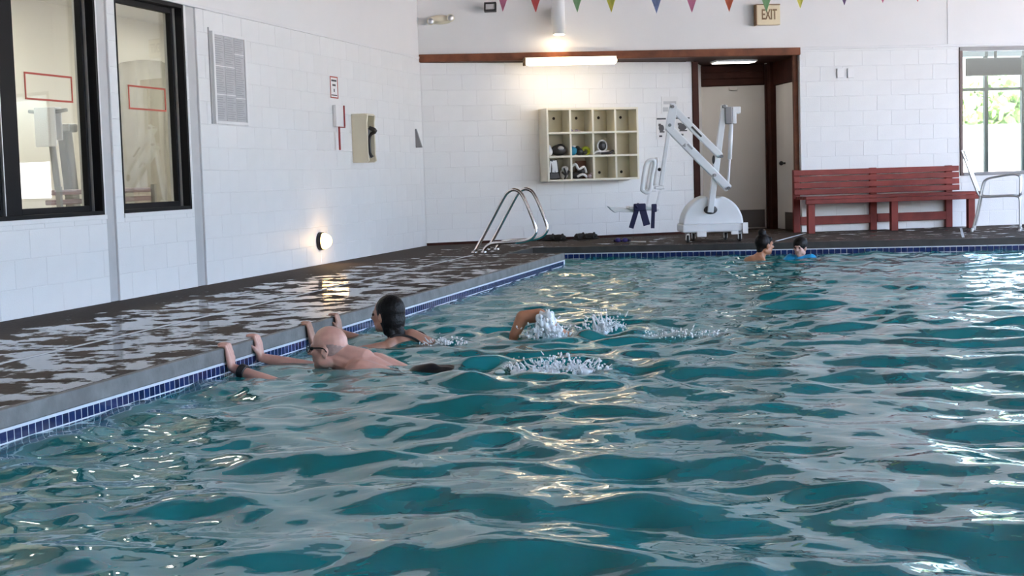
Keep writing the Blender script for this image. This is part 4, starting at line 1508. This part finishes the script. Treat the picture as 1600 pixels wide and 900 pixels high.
def hand(w, d, n, s_, curl=(1.35, .25, .15), k=1.0, spread=.0):
    w, d, n, s_ = Vector(w), Vector(d).normalized(), Vector(n).normalized(), Vector(s_).normalized()
    pr = []
    for i in range(4):
        t = (1.5 - i) * .0215 * k
        pr.append(('c', w + s_ * t * .55 + d * .012 * k, .016 * k, w + s_ * t + d * .085 * k, .0125 * k))
        p = w + s_ * t + d * .088 * k
        sc = (.95, 1.05, 1.0, .80)[i] * k
        a = 0
        dd = d
        for L_, c_, r0, r1 in ((.044, curl[0], .0102, .0092), (.028, curl[1], .0092, .0085), (.022, curl[2], .0085, .0072)):
            a += c_
            dd = (d * math.cos(a) + n * math.sin(a) + s_ * (1.5 - i) * spread).normalized()
            q_ = p + dd * L_ * sc
            pr.append(('c', p, r0 * k, q_, r1 * k))
            p = q_
    b0 = w + s_ * .026 * k + d * .030 * k
    b1 = b0 + (s_ * .75 + d * .65 + n * .1).normalized() * .036 * k
    b2 = b1 + (s_ * .25 + d * .8 + n * .5).normalized() * .030 * k
    pr.append(('c', b0, .0145 * k, b1, .0115 * k))
    pr.append(('c', b1, .0115 * k, b2, .0090 * k))
    return pr


def shell(P, rad, cen, keep, thick, name, m, parent, k=1.0, R3=None):
    """open patch of a head-sized ellipsoid, given thickness (short hair, caps)"""
    mb = B()
    nn, mm_ = 96, 60
    g = {}
    for j in range(mm_ + 1):
        for i in range(nn):
            th, ph_ = PI * j / mm_, 2 * PI * i / nn
            p = Vector((rad[0] * math.sin(th) * math.cos(ph_) + cen[0], rad[1] * math.sin(th) * math.sin(ph_) + cen[1], rad[2] * math.cos(th) + cen[2]))
            if keep(p):
                g[(i, j)] = mb.bm.verts.new(P(*p))
    for j in range(mm_):
        for i in range(nn):
            q_ = [g.get(x) for x in ((i, j), ((i + 1) % nn, j), ((i + 1) % nn, j + 1), (i, j + 1))]
            if all(q_):
                f = mb.bm.faces.new(q_); f.smooth = True
    o = mb.build(name, m, parent)
    sd_ = o.modifiers.new('t', 'SOLIDIFY'); sd_.thickness = thick * k; sd_.offset = 0
    return o


def eyes(P, parent, k=1.0):
    for sd_ in (1, -1):
        B().ell(P(.084, .032 * sd_, -.004), .011 * k, 12, 8).build('eye', M['eyew'], parent)


# --- man at the wall
man = thing('person', 'balding man in glasses holding the pool edge with both hands', 'person', (0, 0, 0), 0, 'swimmers in the pool')
hc = Vector((-3.03, 7.745, -.032))
hp, P, R3 = head(hc, (-1, -.02, -.01), (-.04, 0, 1), 1.03)
body = list(hp)
neck0, neck1 = P(-.03, 0, -.06), Vector((-2.865, 7.755, -.135))
body += [('c', neck0, .062, neck1, .080), ('c', P(-.055, 0, -.03), .055, Vector((-2.83, 7.755, -.115)), .075)]
SL, SR = Vector((-2.84, 7.565, -.235)), Vector((-2.84, 7.955, -.215))
body += [('c', SL, .070, Vector((-2.83, 7.755, -.165)), .105), ('c', SR, .070, Vector((-2.83, 7.755, -.165)), .105),
         ('c', (-2.80, 7.66, -.205), .115, (-2.50, 7.68, -.31), .115), ('c', (-2.80, 7.86, -.190), .115, (-2.50, 7.83, -.31), .115),
         ('c', (-2.80, 7.755, -.172), .10, (-2.66, 7.755, -.250), .10),
         ('c', (-2.52, 7.755, -.290), .120, (-2.36, 7.755, -.285), .125)]
for sy in (-1, 1):
    hip = Vector((-2.32, 7.755 + .09 * sy, -.285))
    kn = Vector((-1.90, 7.76 + .12 * sy, -.36 - .04 * sy))
    an = Vector((-1.50, 7.77 + .12 * sy, -.36 + .05 * sy))
    body += [('c', hip, .092, kn, .062), ('c', kn, .058, an, .038), ('c', an, .038, an + Vector((.10, 0, -.08)), .028), ('e', an + Vector((.03, 0, -.02)), (.05, .035, .035))]
# near (left) arm
wl_, el_ = Vector((-3.490, 7.465, -.114)), Vector((-3.19, 7.40, -.205))
body += [('c', SL, .056, el_, .044), ('c', el_, .043, wl_.lerp(el_, .2), .030), ('c', wl_.lerp(el_, .2), .029, wl_, .026)]
body += hand(wl_ + Vector((-.005, 0, .0)), (-.12, .02, 1), (-1, 0, 0), (0, 1, 0), (.14, 1.32, .25), 1.0)
# far (right) arm
wr_, er_ = Vector((-3.490, 7.86, -.108)), Vector((-3.18, 7.98, -.195))
body += [('c', SR, .056, er_, .046), ('c', er_, .045, wr_.lerp(er_, .25), .033), ('c', wr_.lerp(er_, .25), .032, wr_, .027)]
body += hand(wr_ + Vector((-.005, 0, .0)), (-.12, .0, 1), (-1, 0, 0), (0, -1, 0), (.14, 1.32, .25), 1.0)
remesh(body, .0055, 'body', M['skin_man'], man, 5)
eyes(P, man, 1.06)
shell(P, (.1005, .0785, .0955), (-.012, 0, .022), lambda p: p.x < -.016 and p.z < .045 + .5 * min(0, p.x + .05) - .02 * abs(p.y) / .08 and p.z > -.060, .003, 'short_hair', M['stubble'], man)
gl = B()
for sd_ in (1, -1):
    gl.tube([P(.104 , .034 * sd_ + .026 * math.cos(a), -.004 + .020 * math.sin(a)) for a in (i * PI / 5 for i in range(10))], .0028, 6, 2, True)
    gl.tube([P(.104, .060 * sd_, .004), P(.06, .078 * sd_, .004), P(.0, .086 * sd_, .002), P(-.02, .086 * sd_, -.02)], .0036, 6, 3)
gl.tube([P(.104, .010, .0), P(.110, 0, .004), P(.104, -.010, .0)], .003, 6, 3)
gl.build('glasses', M['black'], man)
wt = B()
ax = (wl_ - el_).normalized()
o1, o2 = ax.orthogonal().normalized(), None
o2 = ax.cross(o1)
cwt = wl_.lerp(el_, .23)
for off in (-.016, -.006, .004, .014):
    wt.tube([cwt + ax * off + (o1 * math.cos(a) + o2 * math.sin(a)) * .0365 for a in (i * PI / 7 for i in range(14))], .0075, 8, 2, True)
wt.build('wristwatch', M['swimblack'], man)
remesh([('c', (-2.50, 7.755, -.270), .130, (-2.34, 7.755, -.272), .134), ('c', (-2.34, 7.665, -.275), .105, (-2.08, 7.63, -.32), .095), ('c', (-2.34, 7.845, -.275), .105, (-2.08, 7.88, -.31), .092),
        ('c', (-2.50, 7.72, -.185), .055, (-2.42, 7.73, -.168), .05), ('c', (-2.40, 7.79, -.18), .045, (-2.33, 7.79, -.175), .04)], .009, 'swim_shorts', M['swimblack'], man, 3)

# --- woman at the wall
wo = thing('person', 'woman with dark wet hair holding the pool edge, black bikini straps', 'person', (0, 0, 0), 0, 'swimmers in the pool')
hc = Vector((-3.105, 8.985, .032))
hp, P, R3 = head(hc, (-.97, .26, .02), (.06, 0, 1), .98)
body = list(hp)
nb = Vector((-3.03, 8.995, -.115))
body += [('c', P(-.02, 0, -.06), .052, nb, .060)]
SL, SR = Vector((-3.045, 8.83, -.165)), Vector((-2.965, 9.17, -.165))
body += [('c', SL, .050, nb + Vector((.01, 0, -.03)), .07), ('c', SR, .050, nb + Vector((.01, 0, -.03)), .07),
         ('c', (-3.0, 8.92, -.18), .085, (-2.78, 8.96, -.36), .085), ('c', (-2.96, 9.08, -.18), .085, (-2.76, 9.06, -.36), .085),
         ('c', (-2.95, 9.0, -.13), .065, (-2.83, 9.0, -.20), .075),
         ('c', (-2.78, 9.0, -.36), .095, (-2.55, 9.02, -.52), .115)]
for sy in (-1, 1):
    hip = Vector((-2.52, 9.02 + .085 * sy, -.54)); kn = Vector((-2.15, 9.04 + .10 * sy, -.70)); an = Vector((-1.80, 9.05 + .1 * sy, -.62 + .06 * sy))
    body += [('c', hip, .088, kn, .056), ('c', kn, .053, an, .034), ('c', an, .034, an + Vector((.12, 0, -.03)), .024)]
w1_, e1_ = Vector((-3.490, 8.645, -.106)), Vector((-3.25, 8.70, -.19))
body += [('c', SL, .044, e1_, .037), ('c', e1_, .036, w1_, .023)] + hand(w1_, (-.12, 0, 1), (-1, 0, 0), (0, 1, 0), (.14, 1.32, .25), .92)
w2_, e2_ = Vector((-3.490, 9.14, -.102)), Vector((-3.22, 9.25, -.215))
body += [('c', SR, .044, e2_, .038), ('c', e2_, .037, w2_.lerp(e2_, .25), .027), ('c', w2_.lerp(e2_, .25), .026, w2_, .023)] + hand(w2_, (-.12, 0, 1), (-1, 0, 0), (0, -1, 0), (.14, 1.32, .25), .92)
remesh(body, .0055, 'body', M['skin_woman'], wo, 5)
eyes(P, wo, .98)
remesh([('e', P(-.030, 0, .030), (.102, .088, .100), R3), ('c', P(-.055, .0, .0), .075, P(-.060, 0, -.10), .060), ('c', P(-.03, .055, .0), .038, P(-.035, .045, -.11), .030), ('c', P(-.03, -.055, .0), .038, P(-.035, -.045, -.11), .030),
        ('e', P(-.045, 0, -.035), (.085, .088, .10), R3), ('c', P(-.07, 0, -.09), .055, P(-.12, 0, -.165), .034), ('c', P(-.05, .04, -.09), .04, P(-.075, .05, -.15), .026)], .006, 'hair', M['hair'], wo, 3)
bk2 = B()
bk2.tube([(-3.08, 8.88, -.185), (-3.04, 8.865, -.105), (-2.98, 8.90, -.095), (-2.90, 8.93, -.125), (-2.82, 8.94, -.19)], .008, 8, 4)
bk2.tube([(-3.02, 9.13, -.185), (-2.97, 9.12, -.105), (-2.90, 9.09, -.105), (-2.82, 9.06, -.18)], .008, 8, 4)
bk2.tube([(-2.96, 8.83, -.24), (-2.85, 8.92, -.215), (-2.80, 9.0, -.205), (-2.84, 9.08, -.22), (-2.92, 9.17, -.25)], .010, 8, 4)
bk2.build('bikini_top', M['swimblack'], wo)
remesh([('c', (-2.60, 9.0, -.49), .112, (-2.50, 9.02, -.55), .118)], .012, 'bikini_bottom', M['swimblack'], wo, 2)

# --- crawl swimmer
sw = thing('person', 'swimmer mid-stroke with one bent arm out of the splash', 'person', (0, 0, 0), 0, 'swimmers in the pool')
hp, P, R3 = head((-2.10, 9.58, -.27), (-.5, .6, -.62), (-.6, .5, .6), 1.0)
body = list(hp)
sh = Vector((-2.06, 9.33, -.15))
body += [('c', P(-.02, 0, -.06), .06, (-1.98, 9.50, -.27), .075),
         ('c', sh, .062, (-1.98, 9.48, -.25), .09), ('c', (-1.92, 9.66, -.30), .06, (-1.98, 9.48, -.26), .09),
         ('c', (-1.95, 9.42, -.26), .10, (-1.62, 9.36, -.32), .10), ('c', (-1.92, 9.56, -.28), .10, (-1.60, 9.48, -.33), .10),
         ('c', (-1.62, 9.42, -.32), .11, (-1.45, 9.40, -.34), .115),
         ('c', sh, .058, (-2.165, 9.295, -.012), .046), ('c', (-2.165, 9.295, -.012), .046, (-2.27, 9.265, -.022), .045), ('c', (-2.27, 9.265, -.022), .045, (-2.325, 9.25, -.135), .034), ('c', (-2.325, 9.25, -.135), .032, (-2.345, 9.25, -.20), .026),
         ('c', (-1.92, 9.66, -.30), .05, (-2.15, 9.85, -.40), .04), ('c', (-2.15, 9.85, -.40), .04, (-2.38, 9.95, -.46), .028)]
body += hand((-2.345, 9.25, -.20), (-.3, 0, -1), (-.9, 0, .3), (0, 1, 0), (.2, .2, .1), 1.0)
body += hand((-2.38, 9.95, -.46), (-.9, .3, -.1), (0, 0, -1), (0, -1, 0), (.2, .2, .1), 1.0)
for sy, dz in ((-1, .0), (1, -.06)):
    hip = Vector((-1.42, 9.40 + .085 * sy, -.34)); kn = Vector((-1.02, 9.42 + .1 * sy, -.40 + dz)); an = Vector((-.64, 9.44 + .1 * sy, -.28 + dz))
    body += [('c', hip, .09, kn, .06), ('c', kn, .056, an, .036), ('c', an, .036, an + Vector((.14, 0, -.01)), .024)]
remesh(body, .0065, 'body', M['skin_tan'], sw, 4)
remesh([('e', P(-.015, 0, .030), (.104, .084, .098), R3)], .008, 'hair', M['hair'], sw, 2)
remesh([('c', (-1.52, 9.41, -.33), .118, (-1.42, 9.40, -.34), .12), ('c', (-1.42, 9.32, -.34), .096, (-1.22, 9.32, -.37), .082), ('c', (-1.42, 9.48, -.34), .096, (-1.22, 9.49, -.39), .082)], .010, 'swim_shorts', M['swimblack'], sw, 2)

# --- woman and child at the far edge
fw_ = thing('person', 'woman with dark bun and bare tanned back at the far edge', 'person', (0, 0, 0), 0, 'swimmers in the pool')
hc = Vector((-1.285, 16.93, .035))
hp, P, R3 = head(hc, (.80, .58, -.05), (0, 0, 1), .98)
body = list(hp)
nb = Vector((-1.34, 16.90, -.10))
body += [('c', P(-.02, 0, -.06), .052, nb, .058), ('c', (-1.42, 17.06, -.165), .055, nb + Vector((-.03, 0, -.035)), .072), ('c', (-1.31, 16.74, -.165), .055, nb + Vector((-.03, 0, -.035)), .072),
         ('c', (-1.43, 16.84, -.16), .075, (-1.35, 16.90, -.16), .075),
         ('c', (-1.42, 16.98, -.19), .085, (-1.52, 16.94, -.45), .085), ('c', (-1.36, 16.82, -.19), .085, (-1.50, 16.84, -.45), .085), ('c', (-1.47, 16.86, -.155), .058, (-1.40, 16.88, -.145), .068),
         ('c', (-1.52, 16.89, -.45), .10, (-1.58, 16.87, -.66), .115)]
for sy in (-1, 1):
    hip = Vector((-1.58 + .03 * sy, 16.87 - .085 * sy, -.70)); kn = hip + Vector((.06, .05, -.40)); an = kn + Vector((-.12, -.10, -.30))
    body += [('c', hip, .09, kn, .058), ('c', kn, .054, an, .036), ('c', an, .036, an + Vector((.09, .08, -.05)), .026)]
    s0 = Vector((-1.42, 17.06, -.165)) if sy < 0 else Vector((-1.31, 16.74, -.165))
    e0 = s0 + Vector((.10, .02 - .05 * sy, -.22)); w0 = e0 + Vector((.20, .12, .05))
    body += [('c', s0, .046, e0, .038), ('c', e0, .036, w0, .024)] + hand(w0, (.8, .5, .1), (0, 0, -1), (-.4, .6 * sy, 0), (.2, .2, .1), .92)
remesh(body, .007, 'body', M['skin_tan'], fw_, 4)
eyes(P, fw_, .98)
remesh([('e', P(-.030, 0, .028), (.098, .086, .098), R3), ('e', P(-.045, 0, .135), (.048, .046, .046), R3), ('c', P(-.05, 0, .02), .07, P(-.06, 0, -.07), .045), ('c', P(.03, .05, .06), .032, P(.03, -.05, .06), .032)], .007, 'hair', M['hair'], fw_, 3)

ch_ = thing('person', 'child in a bright blue rash guard at the far edge', 'person', (0, 0, 0), 0, 'swimmers in the pool')
hc = Vector((-.905, 17.11, -.012))
hp, P, R3 = head(hc, (-.35, -.93, -.05), (0, 0, 1), .86)
body = list(hp)
nb = Vector((-.90, 17.125, -.125))
body += [('c', P(-.02, 0, -.06), .042, nb, .045), ('c', (-.90, 17.13, -.17), .075, (-.88, 17.16, -.42), .08), ('c', (-.88, 17.16, -.42), .08, (-.87, 17.18, -.55), .085)]
for sy in (-1, 1):
    s0 = Vector((-.90 + .12 * sy, 17.13 - .03 * sy, -.165)); e0 = s0 + Vector((.10 * sy, -.05, -.10)); w0 = e0 + Vector((.02 * sy, -.17, .0))
    body += [('c', s0, .04, e0, .032), ('c', e0, .031, w0, .021), ('c', s0, .042, nb + Vector((0, 0, -.04)), .05)] + hand(w0, (.1 * sy, -1, 0), (0, 0, -1), (-sy, 0, 0), (.2, .2, .1), .75)
    hip = Vector((-.87 + .06 * sy, 17.18, -.58)); kn = hip + Vector((0, -.05, -.28)); an = kn + Vector((0, .08, -.24))
    body += [('c', hip, .066, kn, .045), ('c', kn, .042, an, .030), ('c', an, .030, an + Vector((0, -.09, -.03)), .022)]
remesh(body, .0065, 'body', M['skin_child'], ch_, 4)
eyes(P, ch_, .86)
remesh([('e', P(-.022, 0, .040), (.098, .083, .088), R3), ('c', P(-.05, 0, .02), .06, P(-.055, 0, -.05), .045)], .007, 'hair', M['hair'], ch_, 3)
rg = [('c', (-.90, 17.13, -.18), .085, (-.88, 17.16, -.42), .09)]
for sy in (-1, 1):
    s0 = Vector((-.90 + .12 * sy, 17.13 - .03 * sy, -.148))
    rg += [('c', s0, .058, (-.90, 17.13, -.175), .06), ('c', s0, .058, s0 + Vector((.08 * sy, -.04, -.07)), .045)]
remesh(rg, .008, 'rash_guard', M['bluesuit'], ch_, 3)

# ------------------------------------------------------------------ splashes


def splash(name, c, label, nd, ext, hgt, seed, core=(), fan=(0, 0)):
    R_ = random.Random(seed)
    mb = B()
    for _ in range(nd):
        r = R_.random() ** 0.7
        a = R_.uniform(0, 2 * PI)
        h = abs(R_.gauss(0, .45)) * hgt * (1.1 - .6 * r)
        p = Vector((math.cos(a) * r * ext[0], math.sin(a) * r * ext[1], h))
        sz = R_.uniform(.0025, .0075) * (1.4 if R_.random() < .15 else 1)
        dv = Vector((fan[0] + math.cos(a) * .8, fan[1] + math.sin(a) * .8, R_.uniform(.2, 1.4))).normalized()
        if R_.random() < .16:
            mb.cap(p, sz * .7, p + dv * R_.uniform(.012, .035), sz * .4, 6)
        else:
            mb.ell(p, (sz, sz, sz * R_.uniform(.8, 1.6)), 6, 5)
    o = mb.build(name, M['foam'], loc=c)
    tag(o, label, 'splash', kind='stuff')
    if core:
        remesh(core, .005, 'water_sheet', M['foam'], o, 2)
    return o


R_ = random.Random(8)
core = []
for i in range(190):
    x, y = R_.gauss(.012, .034), R_.gauss(0, .022)
    h = .150 if -.035 < x < .055 else .06
    z = R_.uniform(-.03, h)
    core.append(('e', (x * (1.25 - 1.2 * z), y, z), (R_.uniform(.008, .017), R_.uniform(.008, .014), R_.uniform(.012, .034))))
splash('water_splash', (-2.115, 9.22, -.14), 'thick white splash falling from the bent arm of the swimmer', 160, (.20, .14), .14, 3, core)
core = []
for i in range(18):
    a = R_.uniform(0, PI); L_ = R_.uniform(.05, .13)
    core.append(('c', (R_.uniform(-.05, .05), R_.uniform(-.03, .03), -.02), R_.uniform(.010, .016), (math.cos(a) * L_ * .9, R_.uniform(-.03, .03), math.sin(a) * L_), R_.uniform(.003, .006)))
splash('water_splash', (-1.80, 9.55, -.14), 'feathery white splash right of the swimmer, farther behind', 190, (.17, .14), .15, 4, core)
core = []
for i in range(60):
    x, y = R_.gauss(0, .13), R_.gauss(0, .09)
    core.append(('e', (x, y, R_.uniform(-.022, -.006)), (R_.uniform(.012, .034), R_.uniform(.010, .024), R_.uniform(.010, .022))))
splash('water_splash', (-1.70, 7.66, -.14), 'low wide foamy splash nearer than the swimmer', 330, (.30, .22), .075, 5, core)
splash('water_splash', (-2.66, 8.78, -.14), 'small sparkling splash right of the dark-haired woman', 90, (.16, .10), .05, 6)
splash('water_splash', (-1.25, 9.3, -.14), 'thin scattered droplets on the water behind the kicking feet', 120, (.35, .25), .035, 7)
